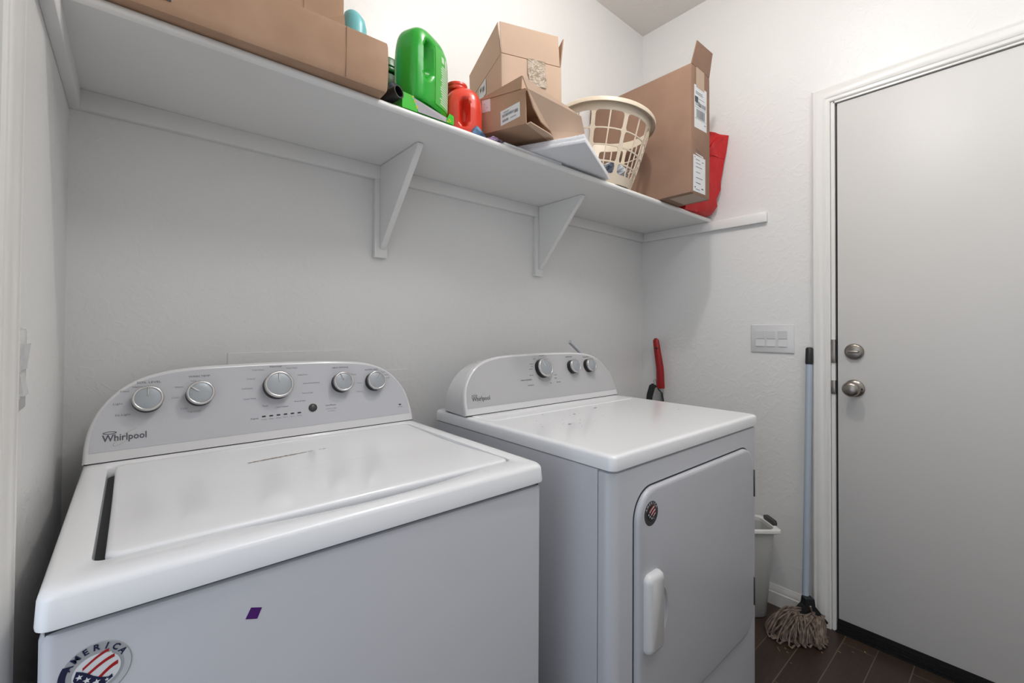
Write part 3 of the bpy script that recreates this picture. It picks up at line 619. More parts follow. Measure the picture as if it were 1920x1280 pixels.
# box standing on top of it
T = Rz((.10, -.372, 1.7982), -1.0)
b2 = thing('cardboard_box', 'second brown cardboard box stacked on top of the long flat box', 'box', (.27, -.25, 1.7982))
bm = N(); carton_body(bm, T, .352, .25, .19, 'z'); obj('carton', bm, 'card', b2, 40)
bm = N(); flap(bm, T, [(.31, -.0005, .004), (.352, -.0005, .03), (.3535, -.0005, .004)], (0, -1, 0), .003); flap(bm, T, [(.002, .002, .19), (.35, .002, .19), (.35, -.05, .22), (.002, -.05, .22)], (0, 0, 1)); obj('box_flap', bm, 'card', b2)
bm = N(); box(bm, .27, .302, -.0012, 0, .002, .188, 0, 1, 0, T); obj('packing_tape', bm, 'card', b2)
# aqua bottle behind the flat box
t = thing('aqua_bottle', 'aqua plastic bottle shoulder showing above the long flat box', 'bottle', (.522, -.255, 1.798))
bm = N(); T = Matrix.Translation((.520, -.255, 0))
def ov(rx, ry, z, ox=0): return [T @ Vector((ox+rx*math.cos(2*math.pi*i/24), ry*math.sin(2*math.pi*i/24), z)) for i in range(24)]
loft(bm, [ov(.026, .03, 1.798), ov(.030, .034, 1.802), ov(.031, .035, 1.86), ov(.030, .034, 1.893), ov(.026, .03, 1.912), ov(.019, .022, 1.926, -.004), ov(.012, .016, 1.931, -.006), ov(.004, .006, 1.933, -.006)], True, True); obj('bottle_body', bm, 'cyan', t, 60)
# jugs -------------------------------------------------
def sgn(c, e): return math.copysign(abs(c)**e, c)
def jug(name, label, base, yaw, a, b, hh, e, prof, dents, m, nz=44, na=72):
    """body: superellipse plan a x b, height profile prof[(t, scale)], dents push the wall inwards"""
    T = Matrix.Translation(base) @ Matrix.Rotation(math.radians(yaw), 4, 'Z'); t = thing(name, label, 'jug', base); bm = N()
    def S_(tz):
        for (t0, s0), (t1, s1) in zip(prof, prof[1:]):
            if t0 <= tz <= t1: k = (tz-t0)/(t1-t0); k = k*k*(3-2*k) if False else k; return s0+(s1-s0)*k
        return prof[-1][1]
    def pt(th, tz, off=0):
        s = S_(tz); c, q = math.cos(th), math.sin(th); x = a*sgn(c, e)*s; y = b*sgn(q, e)*s; z = hh*tz
        n = Vector((sgn(c, 2-e)/a, sgn(q, 2-e)/b, 0)).normalized(); d = off
        for side, cx, cz, rx, rz, dep, tilt in dents:
            if side == '-y' and q < .05 or side == '+y' and q > -.05 or side == '-x' and c < .05:
                u = (x if side[1] == 'y' else y); du, dz = u-cx, z-cz; du, dz = du*math.cos(tilt)-dz*math.sin(tilt), du*math.sin(tilt)+dz*math.cos(tilt)
                rr = (abs(du)/rx)**2.4+(abs(dz)/rz)**2.4
                if rr < 1.6: k = max(0, 1-rr/1.6); d -= dep*(k*k*(3-2*k))**.7
        return Vector((x, y, z))+n*d
    ts = [1-(1-i/nz)**1 for i in range(nz+1)]
    L = [[T @ pt(2*math.pi*j/na, tz) for j in range(na)] for tz in ts]; loft(bm, L, True, True)
    obj('jug_body', bm, m, t, 60); return t, T, pt
dome = [(0, .93), (.02, .97), (.06, .995), (.2, 1), (.45, 1), (.58, .995), (.68, .98), (.76, .955), (.83, .915), (.88, .865), (.92, .80), (.95, .72), (.975, .61), (.99, .47), (1, .28)]
t, T, pt = jug('detergent_jug', 'bright green plastic detergent jug standing on the open green carton', (.687, -.299, 1.7205), 25, .077, .050, .203, .62, dome, [('-y', -.036, .112, .015, .046, .030, .05)], 'green')
t['label'] = 'bright green plastic detergent jug standing on the open green carton'
bm = N(); L = []   # moulded seam round the top
for j in range(49):
    th = math.pi*j/48; x = -math.cos(th)*.0885; 
bm.free()
bm = N(); n_ = 26; R_ = []
for i in range(15):
    tz = .06+.76*i/14; R_.append([T @ pt(math.radians(-92+68*j/n_)+(0 if tz > .30 else -.0), tz, .0008) for j in range(n_+1)])
loft(bm, R_, False, False, closed=False); lb = obj('bottle_label', bm, 'glabel', t, 60, 'pale green printed back label')
bm = N(); rd = random.Random(4)
def lblpatch(a0, a1, z0, z1, mi, off=.0014, n=8):
    A = [T @ pt(math.radians(a0+(a1-a0)*i/n), z0, off) for i in range(n+1)]; B = [T @ pt(math.radians(a0+(a1-a0)*i/n), z1, off) for i in range(n+1)]
    for i in range(n): quad(bm, [A[i], A[i+1], B[i+1], B[i]], mi)
for i in range(17):
    z = .10+.031*i
    if z > .60: break
    lblpatch(-88+rd.uniform(0, 4), -40-rd.uniform(0, 14), z, z+.019, 0)
lblpatch(-84, -76, .66, .74, 0); lblpatch(-72, -62, .62, .74, 0); lblpatch(-56, -40, .60, .76, 1)
for k in range(8): lblpatch(-54+2*k*.8, -53.1+2*k*.8, .62, .74, 2, .0017, 2)
obj('label_print', bm, ['glabelw', 'label', 'purp'], lb, 0)
bm = N(); lathe(bm, [(0, 0), (.020, 0), (.020, .004), (.0, .006)], (.687, -.299, 1.7205+.1995), (0, 0, 1), 28); obj('jug_cap', bm, 'greend', t, 50)
# orange-red jug: lying low with its handle hollow towards the room
t, T, pt = jug('detergent_jug', 'orange-red plastic jug beside the green detergent jug', (.820, -.298, 1.6815), -32, .054, .051, .143, .78, [(0, .90), (.03, .97), (.10, 1), (.55, 1), (.70, .965), (.80, .90), (.88, .80), (.94, .67), (.98, .54), (1, .48)], [('-y', .002, .064, .0125, .036, .034, 0)], 'red')
bm = N(); lathe(bm, [(0, 0), (.030, 0), (.031, .004), (.029, .007), (.029, .010), (.031, .013), (.030, .019), (0, .021)], Vector((.806, -.286, 1.6815+.1405)), (0, 0, 1), 36); obj('jug_collar', bm, 'red', t, 40)
# dark green tub behind
t = thing('green_tub', 'dark green round tub with a ringed lid behind the black hose nozzle', 'tub', (.640, -.150, 1.6815))
bm = N(); lathe(bm, [(0, 0), (.046, 0), (.050, .003), (.051, .02), (.051, .165), (.047, .172), (0, .172)], (.640, -.160, 1.6815), (0, 0, 1), 40); obj('tub_body', bm, 'greend', t, 40)
bm = N(); lathe(bm, [(0, .172), (.053, .172), (.054, .176), (.053, .184), (.0545, .186), (.0545, .190), (.052, .196), (.052, .206), (.049, .212), (0, .213)], (.640, -.160, 1.6815), (0, 0, 1), 40); obj('tub_lid', bm, 'greend', t, 40)
bm = N(); L = []
for z in (.03, .13): L.append([Vector((.640+.0517*math.cos(math.radians(a)), -.160+.0517*math.sin(math.radians(a)), 1.6815+z)) for a in range(-150, -29, 8)])
loft(bm, L, closed=False); obj('tub_label', bm, 'yellow', t, 50, 'yellow printed band')
# open green carton, front flap folded out
t = thing('dryer_sheet_carton', 'flat bright green carton with yellow print lying open at the shelf edge', 'carton', (.66, -.32, 1.6815))
gx0, gx1, gy0, gy1, gz0, gz1 = .5945, .7415, -.369, -.225, 1.6816, 1.7195
bm = N()
box(bm, gx0, gx1, gy0+.004, gy1, gz0, gz0+.0015); box(bm, gx0, gx0+.0015, gy0, gy1, gz0, gz1); box(bm, gx1-.0015, gx1, gy0+.002, gy1, gz0, gz1-.012)
box(bm, gx0, gx1, gy1-.0015, gy1, gz0, gz1-.001); box(bm, gx0+.001, gx1-.001, gy0+.045, gy1, gz1-.0025, gz1-.0005)
obj('carton', bm, 'greenb', t, 0)
bm = N(); plate(bm, [(gx0, gy0, gz0), (gx0+.050, gy0, gz0), (gx0+.030, gy0, gz1-.002), (gx0+.0005, gy0, gz1)], (0, 1, 0), .0012); obj('front_flap', bm, 'greenb', t, 0)
bm = N(); plate(bm, [(gx1-.022, gy0-.001, gz0), (gx1+.001, gy0-.001, gz0), (gx1+.001, gy0-.001, gz0+.022), (gx1-.012, gy0-.001, gz0+.026), (gx1-.020, gy0-.001, gz0+.010)], (0, 1, 0), .0012); obj('front_flap', bm, 'greenb', t, 0)
bm = N(); rd = random.Random(8)
for i in range(9):
    k = i/8; x = gx0+.033+.014*(1-k)+.0; z = gz0+.003+.030*k; x = gx0+.046-.016*k; s = .0026
    quad(bm, [(x+s*math.cos(a)*rd.uniform(.6, 1.3), gy0-.0004, z+s*math.sin(a)*rd.uniform(.6, 1.3)) for a in [2*math.pi*q/7 for q in range(7)]], 1 if i % 3 == 1 else 0)
for x, z in ((gx1-.013, gz0+.010), (gx1-.017, gz0+.004), (gx1-.010, gz0+.006)): quad(bm, [(x+.0026*math.cos(a), gy0-.0014, z+.002*math.sin(a)) for a in [2*math.pi*q/7 for q in range(7)]], 0)
obj('flower_print', bm, ['yellow', 'cyan'], t, 0)
bm = N(); plate(bm, [(gx0+.044, gy0-.0015, gz0+.0002), (gx1-.018, gy0-.0015, gz0+.0002), (gx1-.014, gy0+.006, gz0+.016), (gx0+.075, gy0+.010, gz0+.026), (gx0+.036, gy0+.004, gz1-.003)], (0, 1, .2), .0010); M['grey'] = mat('grey_board', srgb(150, 148, 154), .6); obj('inner_flap', bm, 'grey', t, 0, 'grey folded inner flap')
# black vacuum nozzle
t = thing('hose_nozzle', 'short black plastic hose nozzle with its open end facing out at the shelf edge', 'nozzle', (.566, -.33, 1.6815))
bm = N(); p0 = Vector((.5555, -.300, 1.7000)); p1 = Vector((.5835, -.377, 1.7105)); ax = (p1-p0)
lathe(bm, [(0, 0), (.0155, 0), (.017, .01), (.0165, .05), (.0155, ax.length-.004), (.0158, ax.length), (.0125, ax.length), (.012, .04), (0, .038)], p0, ax, 32); obj('nozzle_tube', bm, 'skirt', t, 50)
bm = N(); lathe(bm, [(.0165, 0), (.0185, .002), (.0185, .02), (.0165, .022)], p0+ax*.12, ax, 32); obj('collar', bm, 'skirt', t, 50)
M['navyp'] = mat('navy_plastic', srgb(34, 26, 66), .35)
bm = N(); tube(bm, [(.606, -.335, 1.732), (.600, -.31, 1.752), (.612, -.27, 1.764)], [.008, .0125, .012], 16); o = obj('spray_trigger', bm, 'navyp', None, 60)
tag(o, 'dark blue plastic trigger piece behind the black nozzle', 'spray trigger')
bm = N(); 
def ov2(rx, ry, z): return [Vector((.596+rx*math.cos(2*math.pi*i/20), -.268+ry*math.sin(2*math.pi*i/20), z)) for i in range(20)]
loft(bm, [ov2(.012, .011, 1.6815), ov2(.014, .013, 1.69), ov2(.014, .013, 1.742), ov2(.008, .008, 1.754)], True, True); o = obj('spray_bottle', bm, 'yellow', None, 50); tag(o, 'small yellow bottle between the flat box and the black nozzle', 'bottle')
# white foam sheets
t = thing('foam_sheet', 'thin white foam sheet lying under the carton with the torn flap', 'foam sheet', (1.0, -.27, 1.6815))
bm = N(); box(bm, .918, 1.16, -.366, -.10, 1.6815, 1.6885, .0012); obj('sheet', bm, 'foam', t)
t = thing('foam_slab', 'two-layer white foam slab poking over the shelf edge at a slant', 'foam slab', (1.2, -.33, 1.690))
T = Rz((1.098, -.516, 1.6895), 25.6)
bm = N(); box(bm, 0, .345, 0, .30, 0, .0125, .002, 2, 0, T); obj('lower_layer', bm, 'foam', t)
bm = N(); box(bm, .003, .34, .004, .30, .0127, .026, .0025, 2, 0, T); obj('upper_layer', bm, 'foam', t)
# carton with torn flap, leaning on the foam
T = Rz((.932, -.443, 1.7180), 21, 0, -4)
t = thing('cardboard_box', 'small brown carton with a barcode label and a torn flap, on the white foam', 'box', (1.0, -.33, 1.7180))
bm = N(); carton_body(bm, T, .185, .23, .098, 'y'); cb = obj('carton', bm, 'card', t, 40)
bm = N(); flap(bm, T, [(-.002, .008, .132), (-.002, .012, .097), (-.002, .139, .096), (-.002, .150, .100)], (1, 0, 0), .0035); obj('box_flap', bm, 'card', t)
bm = N(); plate(bm, [(.901, -.462, 1.832), (1.039, -.462, 1.814), (1.142, -.462, 1.799), (1.180, -.444, 1.764), (1.066, -.422, 1.7165), (1.045, -.427, 1.738), (.996, -.437, 1.746), (.957, -.447, 1.770), (.921, -.460, 1.806)], (.1, 1, .05), .004); obj('torn_flap', bm, 'cardl', t, 0, 'large pale flap torn along its edge')
bm = N(); flap(bm, T, [(.004, -.012, .002), (.10, -.030, -.004), (.165, -.022, -.002), (.18, 0, 0), (.004, 0, 0)], (0, 0, 1), .003); obj('box_flap', bm, 'cardl', t)
sticker(t, T, .018, .080, .010, .050, -.0003, 'barcode', 'x', sk=.014)
sticker(t, T, .113, .141, .060, .095, -.0003, 'dots', 'x')
# taller carton behind, flaps up
T = Rz((.9027, -.3706, 1.8335), -17.66, 0, -1)
t = thing('cardboard_box', 'tan cardboard box with upright flaps and wrinkled clear tape, behind the barcode carton', 'box', (1.0, -.25, 1.8335))
bm = N(); carton_body(bm, T, .196, .292, .104, 'z'); obj('carton', bm, 'cardl', t, 40)
bm = N(); flap(bm, T, [(.001, -.0005, .106), (-.006, -.006, .190), (.182, -.006, .192), (.190, -.0005, .106)], (0, 1, 0)); obj('box_flap', bm, 'cardl', t)
bm = N(); flap(bm, T, [(-.001, .006, .104), (-.003, .020, .205), (-.003, .290, .192), (-.001, .290, .104)], (1, 0, 0)); obj('box_flap', bm, 'cardl', t)
bm = N(); flap(bm, T, [(.196, .004, .104), (.203, -.004, .19), (.207, .07, .17), (.196, .28, .104)], (-1, 0, 0)); obj('box_flap', bm, 'card', t)
bm = N(); g = []
for j in range(13):
    g.append([T @ Vector((.082+.058*i/10+(.004 if j > 7 else 0), -.0012-.0016*random.random(), .108-.078*j/12)) for i in range(11)])
loft(bm, g, closed=False); obj('packing_tape', bm, 'tape', t, 60, 'wrinkled clear packing tape')
sticker(t, T, .128, .192, .050, .098, -.0012, 'small', 'x')
# purple and blue packets at the edge
def crumple(name, m, c, sz, seed, label, cat, sub=3, amp=.35, sm=0):
    b = bmesh.new(); bmesh.ops.create_icosphere(b, subdivisions=sub, radius=1)
    for v in b.verts:
        n = noise.noise(v.co*1.7+Vector((seed, 0, 0)))*amp+noise.noise(v.co*4+Vector((0, seed, 0)))*amp*.6
        v.co = v.co*(1+n); v.co = Vector((c[0]+v.co.x*sz[0], c[1]+v.co.y*sz[1], c[2]+max(-.9, v.co.z)*sz[2]))
    lo = min(v.co.z for v in b.verts)
    for v in b.verts: v.co.z += c[2]-lo
    o = obj(name, b, m, None, sm); tag(o, label, cat); return o
bm = N(); loft(bm, [[(x, y, z) for x, y, z in L] for L in ([(.806, -.366, 1.6818), (.852, -.366, 1.6818), (.858, -.350, 1.6818), (.812, -.345, 1.6818)], [(.812, -.369, 1.695), (.840, -.369, 1.690), (.848, -.352, 1.694), (.815, -.348, 1.700)], [(.820, -.366, 1.706), (.828, -.365, 1.703), (.834, -.354, 1.704), (.822, -.352, 1.708)])], True, True)
o = obj('foil_packet', bm, 'blue', None, 0); tag(o, 'small blue packet corner between the orange-red jug and the carton', 'packet')
crumple('crumpled_wrapper', 'scrap', (.895, -.350, 1.6817), (.030, .014, .008), 3.1, 'crumpled pink and dark wrapper at the shelf edge left of the foam', 'wrapper')
# laundry basket
nrm = Vector((.116, -.073, 1)).normalized(); RC = Vector((1.518, -.262, 1.962)); hB = .268; A_ = Vector((0, 1, 0)).cross(nrm).normalized(); B2 = nrm.cross(A_)
bs = thing('laundry_basket', 'round beige plastic laundry basket with an open lattice wall', 'basket', (1.50, -.25, 1.6815))
def rB(h):   # radius at height below the rim
    k = h/hB; return .178-.030*k-.018*k*k
def BP(a, h, dr=0):
    r = rB(h)+dr; p = RC+A_*r*math.cos(a)+B2*r*math.sin(a)-nrm*h
    if h > hB*.75: # bottom settles level on the shelf
        k = (h/hB-.75)/.25; zt = 1.6822+(1-k)*.066; p.z = p.z*(1-k)+zt*k if True else p.z
    return p
def bstrip(bm, a0, a1, h0, h1, th=.0028, na=None, nh=None):
    na = na or max(1, int(abs(a1-a0)/.09)); nh = nh or max(1, int(abs(h1-h0)/.02)); G = {}
    for s, dr_ in ((0, 0), (1, -th)):
        for i in range(na+1):
            for j in range(nh+1): G[s, i, j] = bm.verts.new(BP(a0+(a1-a0)*i/na, h0+(h1-h0)*j/nh, dr_))
    full = abs(abs(a1-a0)-2*math.pi) < 1e-6
    for i in range(na):
        for j in range(nh):
            bm.faces.new((G[0, i, j], G[0, i+1, j], G[0, i+1, j+1], G[0, i, j+1])); bm.faces.new((G[1, i, j], G[1, i, j+1], G[1, i+1, j+1], G[1, i+1, j]))
    for i in range(na):
        for j in (0, nh): bm.faces.new((G[0, i, j], G[0, i+1, j], G[1, i+1, j], G[1, i, j]))
    if not full:
        for j in range(nh):
            for i in (0, na): bm.faces.new((G[0, i, j], G[0, i, j+1], G[1, i, j+1], G[1, i, j]))
bm = N(); TP = 2*math.pi
bstrip(bm, 0, TP, .0, .034, na=72, nh=2)             # solid band below the rim
bstrip(bm, 0, TP, .238, hB, na=72, nh=3)             # solid foot
for h in (.095, .152, .205): bstrip(bm, 0, TP, h-.0022, h+.0022, .003, 72, 1)
NR = 9; a_off = .11
for k in range(NR):
    a = a_off+TP*k/NR; bstrip(bm, a-.042, a+.042, .03, .242, .003, 2, 12)
    a += TP/NR/2; bstrip(bm, a-.014, a+.014, .03, .242, .003, 1, 12)
    for h in (.034, .095, .152, .205, .238):          # fillets where ribs meet rings
        for s, dh in ((-1, .012), (1, .012), (-1, -.012), (1, -.012)):
            if (h == .034 and dh < 0) or (h == .238 and dh > 0): continue
            a = a_off+TP*k/NR; c0, c1, c2 = BP(a+s*.040, h), BP(a+s*.105, h), BP(a+s*.040, h+dh*1.1)
            i0, i1, i2 = BP(a+s*.040, h, -.003), BP(a+s*.105, h, -.003), BP(a+s*.040, h+dh*1.1, -.003)
            m0, m1 = BP(a+s*.058, h+dh*.35), BP(a+s*.058, h+dh*.35, -.003)
            loft(bm, [[c0, c1, m0, c2], [i0, i1, m1, i2]], True, True)
fl = [BP(TP*i/48, hB) for i in range(48)]; fl2 = [p+Vector((0, 0, .003)) for p in fl]; 
loft(bm, [fl, fl2], True, True)
obj('basket_wall', bm, 'beige', bs, 40)
bm = N(); prof = [(0, .004), (.0, -.0035), (.004, -.0055), (.014, -.0045), (.0165, -.001), (.0165, .012), (.0145, .012), (.0135, .002), (.004, .001), (.003, .004)]
loft(bm, [[RC+(A_*math.cos(a)+B2*math.sin(a))*(.177+dr_)-nrm*h for dr_, h in prof] for a in [TP*i/80 for i in range(80)]]+[[RC+A_*(.177+dr_)-nrm*h for dr_, h in prof]]); obj('basket_rim', bm, 'beige', bs, 40)
crumple('crumpled_wrapping', 'bag2', (1.50, -.27, 1.6895), (.085, .085, .050), 1.2, 'crumpled white and blue plastic wrapping inside the laundry basket', 'wrapping', 4, .5)
# tall box at the right end
T = Rz((1.7395, -.503, 1.6818), 1.2, 0, 0)
t = thing('cardboard_box', 'tall narrow brown cardboard box on end at the right of the shelf', 'box', (1.82, -.26, 1.6818))
bm = N()
def TL(ins, z, dy=0): return [T @ Vector((x, y, z)) for x, y in rrect(ins, .158-ins, ins+dy, .485-ins, .003, 2, 6)]
loft(bm, [TL(.004, 0), TL(.0008, .003), TL(0, .012), TL(-.001, .2), TL(0, .497), TL(.001, .503), TL(.001, .503), TL(.004, .504)], True, True); obj('carton', bm, 'cardd', t, 40)
bm = N(); flap(bm, T, [(.003, 0, .503), (.025, -.012, .596), (.160, -.012, .600), (.156, 0, .503)], (0, 1, 0)); obj('box_flap', bm, 'cardd', t)
bm = N(); flap(bm, T, [(.006, .484, .503), (-.004, .486, .545), (.05, .486, .508)], (0, -1, 0)); obj('box_flap', bm, 'cardd', t)
bm = N(); box(bm, .040, .108, -.0012, -.0002, .425, .503, 0, 1, 0, T); box(bm, .02, .14, -.001, .10, -.0006, -.0001, 0, 1, 0, T) ; obj('packing_tape', bm, 'tapeb', t)
sticker(t, T, .024, .130, .262, .430, -.0002, 'tall', sk=.006)
sticker(t, T, .016, .118, .010, .153, -.0002, 'list', sk=.003)
sticker(t, T, .034, .100, .160, .186, -.0002, 'tag', sk=-.004)
bm = N(); TT = T @ frame((.128, -.0004, .188), (0, 0, 1), (-1, 0, 0)); text_bm(bm, 'GEMM', 0, 0, .021, TT @ Matrix.Identity(4), .058, ext=.0002); 
o = obj('printed_text', bm, 'ink', t, 0, 'dark hand-stamped capital letters')
# red bag slumped against the right wall
t = thing('red_bag', 'red fabric tote bag slumped between the tall box and the right wall', 'bag', (2.05, -.33, 1.6815))
rows = [(1.6817, -.366, 2.146), (1.690, -.385, 2.158), (1.727, -.410, 2.166), (1.76, -.409, 2.160), (1.80, -.424, 2.168), (1.84, -.426, 2.165), (1.882, -.432, 2.170), (1.93, -.438, 2.174), (1.965, -.445, 2.176), (2.01, -.451, 2.178), (2.036, -.454, 2.179), (2.046, -.456, 2.180)]
bm = N(); L = []
for i, (z, y, x) in enumerate(rows):
    xl = 1.935+.012*math.sin(i*1.3); k = i/(len(rows)-1); yb = -.20-.14*k; lp = []
    for j in range(13):
        u = j/12; w_ = .007*math.sin(u*14+i*1.9)*math.sin(math.pi*u); lp.append((xl+(x-xl)*u, -.372+(y+.372)*u**1.2+w_-(.012*math.sin(math.pi*u)*(1-k)), z))
    for j in range(1, 5): u = j/5; lp.append((x+.002*math.sin(i+j), y+(yb-y)*u, z))
    for j in range(13): u = j/12; lp.append((x+(xl-x)*u, yb+.01*math.sin(u*9+i), z))
    for j in range(1, 5): u = j/5; lp.append((xl, yb+(-.372-yb)*u, z))
    L.append(lp)
loft(bm, L, True, True); obj('bag_body', bm, 'redbag', t, 50)
def BG(u, z, o=.004):
    r = [q for q in rows if q[0] <= z][-1]; k = rows.index(r); n2 = rows[min(k+1, len(rows)-1)]; f = 0 if n2 is r else (z-r[0])/(n2[0]-r[0])
    y = r[1]+(n2[1]-r[1])*f; x = r[2]+(n2[2]-r[2])*f; kk = (k+f)/(len(rows)-1); w_ = .007*math.sin(u*14+(k+f)*1.9)*math.sin(math.pi*u)
    return Vector((1.935+(x-1.935)*u, -.372+(y+.372)*u**1.2+w_-(.012*math.sin(math.pi*u)*(1-kk))-o, z))
bm = N(); L = []
for i in range(9):
    t_ = i/8; u = .42+.40*t_; z = 1.925+.105*t_; L.append([BG(u-.05, z, .003), BG(u+.05, z, .003), BG(u+.05, z, .0055), BG(u-.05, z, .0055)])
loft(bm, L, True, True); obj('bag_handle', bm, 'redbag', t, 50)
bm = N(); L = []
for i in range(13):
    u = .02+.97*i/12; L.append([BG(u, 1.940, -.001), BG(u, 1.940, .0022), BG(u, 1.950, .0022), BG(u, 1.950, -.001)])
loft(bm, L, True, True); obj('hem_band', bm, 'redbag', t, 50)
# ------------------------------------------------------------------ things on the floor
# waste bin
bn = thing('waste_bin', 'slim grey-white plastic waste bin with hand holes between dryer and wall', 'bin', (2.0, -.60, 0))
c0 = Vector((2.077, -.707, 0)); ux = Vector((-math.sin(math.radians(49.5)), math.cos(math.radians(49.5)), 0)); uy = Vector((math.cos(math.radians(49.5)), math.sin(math.radians(49.5)), 0))
def BN(u0, u1, v0, v1, r, z): return [c0+ux*u+uy*v+Vector((0, 0, z)) for u, v in rrect(u0, u1, v0, v1, r, 6, 4)]
zr = .360; bm = N()
Lo = [BN(.040, .26, .030, .118, .03, .001), BN(.036, .264, .026, .122, .032, .006), BN(.016, .284, .010, .138, .03, zr-.03), BN(.015, .285, .009, .139, .03, zr-.014)]
Li = [BN(.018, .282, .012, .136, .028, zr-.014), BN(.019, .281, .013, .135, .028, zr-.03), BN(.040, .26, .030, .118, .028, .008)]
loft(bm, Lo+Li, True, True); obj('bin_body', bm, 'bin', bn, 40)
bm = N(); loft(bm, [BN(.015, .285, .009, .139, .03, zr-.0145), BN(.004, .296, 0, .148, .02, zr-.0145), BN(0, .300, -.004, .152, .018, zr-.010), BN(.001, .299, -.003, .151, .018, zr), BN(.004, .296, 0, .148, .02, zr+.002), BN(.018, .282, .012, .136, .028, zr), BN(.018, .282, .012, .136, .028, zr-.014)]); obj('bin_rim', bm, 'trim', bn, 40)
bm = N(); loft(bm, [[c0+ux*(.0015-.0035*k)+uy*v+Vector((0, 0, z)) for v, z in rrect(.040, .112, zr-.001, zr+.020, .008, 5)] for k in (0, 1)]+[[c0+ux*.012+uy*v+Vector((0, 0, z)) for v, z in rrect(.040, .112, zr-.001, zr+.020, .008, 5)]], True, True)
obj('hand_hole_block', bm, 'charcoal', bn, 40, 'dark grey block standing in for the hand hole at the end of the rim')  # dark block stands in for the handle cutout
# mop
mp = thing('string_mop', 'string mop with pale blue pole leaning against the wall by the door casing', 'mop', (2.06, -.77, 0))
top = Vector((2.166, -.7755, 1.085)); bot = Vector((2.095, -.779, .10)); dv = (top-bot)
bm = N(); tube(bm, [bot, bot+dv*.935], .0115, 20); obj('mop_pole', bm, 'pole', mp, 50)
bm = N(); tube(bm, [bot+dv*.932, bot+dv*.94, bot+dv*.995, top], [.0125, .0138, .0132, .009], 20); obj('pole_grip', bm, 'skirt', mp, 50, 'black end grip')
bm = N(); sd = Vector((.72, -.69, 0)); fw = Vector((-.69, -.72, 0)); cc = bot+Vector((-.012, -.012, 0))
loft(bm, [[cc+sd*a*w_+fw*b_*d_+Vector((0, 0, z)) for a, b_ in ((-1, -1), (1, -1), (1, 1), (-1, 1))] for w_, d_, z in ((.016, .014, .035), (.018, .016, .01), (.050, .020, -.030), (.062, .020, -.045), (.060, .018, -.052))], True, True); obj('mop_clamp', bm, 'skirt', mp, 30)
bm = N(); rd = random.Random(21); cen = cc+Vector((0, 0, -.035))
for i in range(150):
    u = rd.uniform(-1, 1); s0 = cen+sd*u*.055+fw*rd.uniform(-.012, .016)+Vector((0, 0, rd.uniform(-.004, .010)))
    ang = rd.uniform(-1.75, .55); spread = rd.uniform(.5, 1); reach = (.140 if ang < -.6 else .095)*spread
    dr_ = (fw*math.cos(ang)-sd*math.sin(-ang)*1.1).normalized()
    if rd.random() < .35: dr_ = (dr_-sd*.8).normalized()
    e = s0+dr_*reach; e.z = .006+rd.uniform(0, .012)
    e.x = min(e.x, 2.165); e.y = max(e.y, -.845)
    hup = rd.uniform(.0, .022)+(.018 if ang < -.8 else 0); pts = []
    for k in range(9):
        q = k/8; p = s0.lerp(e, q); p.z = s0.z*(1-q**1.6)+e.z*q**1.6+hup*math.sin(math.pi*q); wv = .007*math.sin(q*7+i)*q
        p += Vector((-dr_.y, dr_.x, 0))*wv; p.z = max(p.z, .0055); p.x = min(p.x, 2.168); pts.append(p)
    # curl back under, as looped yarn does
    b1 = pts[-1]+Vector((-dr_.y, dr_.x, 0))*.010; b1.z = .006; b2_ = b1-dr_*.03; b2_.z = .006; b1.x = min(b1.x, 2.168); pts += [b1, b2_]
    tube(bm, pts, rd.uniform(.0028, .0036), 5)
o = obj('mop_strands', bm, 'cotton', mp, 60, 'grey-brown looped cotton yarn'); o['kind'] = 'stuff'
bm = N(); tube(bm, [cc+Vector((-.014, -.03, .02))-sd*.02, cc+fw*.024+Vector((0, 0, -.01)), cc+fw*.026+sd*.03+Vector((0, 0, -.035))], .0035, 6); obj('tie_strand', bm, 'cotton', mp, 60)
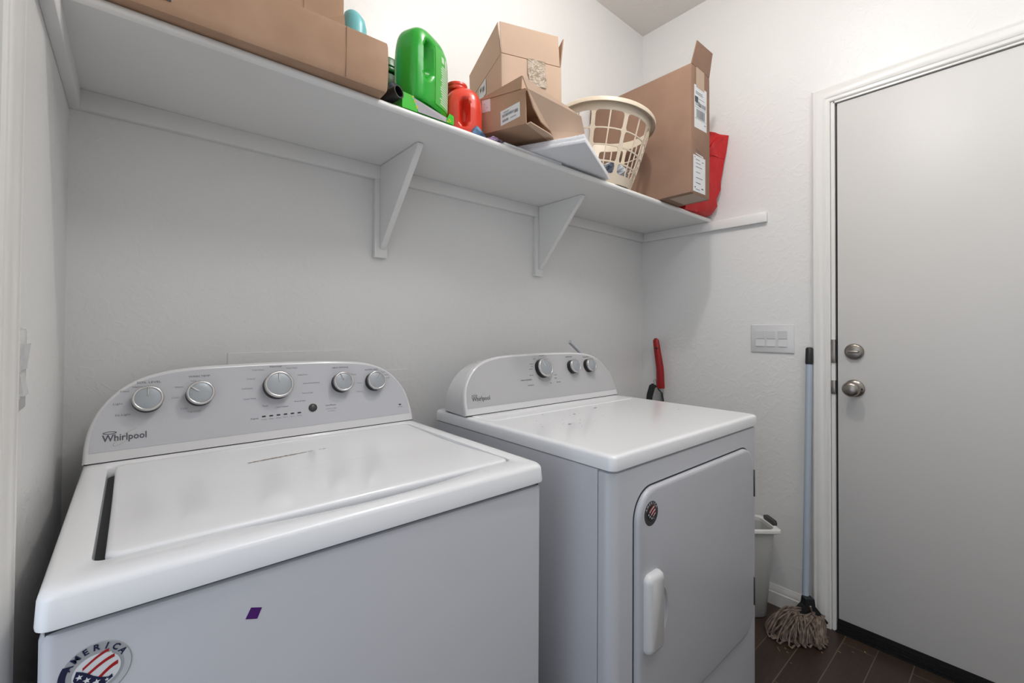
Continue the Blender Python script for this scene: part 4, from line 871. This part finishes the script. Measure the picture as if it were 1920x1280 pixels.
# red-handled tool behind the dryer
t = thing('hand_tool', 'long tool with curved red grip, grey shaft and black strap behind the dryer', 'tool', (2.15, -.13, 0))
bm = N(); tube(bm, [(2.152, -.131, .856), (2.152, -.130, .87), (2.152, -.128, .90), (2.152, -.126, .955), (2.151, -.116, 1.02), (2.150, -.108, 1.07), (2.149, -.104, 1.100), (2.149, -.103, 1.110)], [.0195, .0205, .0205, .020, .0185, .017, .0155, .007], 20, flat=.8); g = obj('grip', bm, 'redgrip', t, 60, 'curved red plastic grip')
bm = N(); tube(bm, [(2.133, -.118, 1.060), (2.126, -.118, 1.060)], .005, 10); obj('hang_hole', bm, 'skirt', g, 50)
bm = N(); tube(bm, [(2.152, -.131, .002), (2.152, -.131, .870)], .0125, 16); obj('shaft', bm, 'steel', t, 50, 'grey metal shaft')
bm = N(); L = []
for p in ((2.150, -.118, .862), (2.146, -.100, .872), (2.143, -.086, .862), (2.142, -.072, .815), (2.142, -.066, .76), (2.142, -.063, .60)):
    q = Vector(p); L.append([q+Vector((0, -.018, -.006)), q+Vector((-.006, -.018, -.006)), q+Vector((-.006, .012, .006)), q+Vector((0, .012, .006))])
loft(bm, L, True, True); obj('strap', bm, 'skirt', t, 40, 'black webbing strap')
bm = N(); tube(bm, [(2.140, -.122, .855), (2.138, -.146, .835), (2.138, -.152, .80), (2.140, -.152, .74), (2.142, -.150, .62)], .004, 8); obj('cord_loop', bm, 'skirt', t, 50, 'thin black cord')
bm = N(); tube(bm, [(2.147, -.096, .868), (2.147, -.094, .895), (2.147, -.102, .900), (2.147, -.108, .885), (2.147, -.106, .868)], .002, 6); obj('strap_ring', bm, 'steel', t, 50)
# grey rod standing behind the dryer console
bm = N(); tube(bm, [(1.574, -.025, 1.098), (1.614, -.036, 1.055), (1.655, -.06, .60), (1.66, -.07, .0)], [.012, .012, .012, .012], 16)
bm.free(); bm = N(); tube(bm, [(1.575, -.030, 1.100), (1.655, -.052, 1.030), (1.66, -.06, .001)], .0115, 16)
bm.free()
bm = N(); tube(bm, [(1.540, -.060, 1.1005), (1.560, -.0575, 1.0850), (1.760, -.030, .70), (2.10, -.022, .006)], .0100, 18); 
bm.free()
bm = N(); tube(bm, [(1.487, -.110, 1.101), (1.520, -.118, 1.073), (1.543, -.126, 1.050), (1.551, -.130, 1.03), (1.553, -.130, .892)], .0085, 18)
o = obj('plastic_rod', bm, 'rod', None, 50); tag(o, 'bent grey plastic rod sticking up behind the dryer console', 'rod')
# crumbs by the mop
bm = N(); rd = random.Random(2); M['crumb'] = mat('floor_crumbs', srgb(150, 130, 100), .9)
for x, y in ((1.90, -.75), (1.92, -.765), (1.905, -.775), (2.05, -.90), (2.12, -.955), (1.86, -.80), (2.0, -.86), (2.09, -.925)):
    tube(bm, [(x, y, .0012), (x+rd.uniform(-.006, .006), y+rd.uniform(-.006, .006), .003), (x+rd.uniform(-.008, .008), y+rd.uniform(-.008, .008), .0012)], .0011, 5)
o = obj('floor_crumbs', bm, 'crumb', None, 0); tag(o, 'tiny pale crumbs scattered on the dark floor beside the mop', 'crumbs'); o['kind'] = 'stuff'
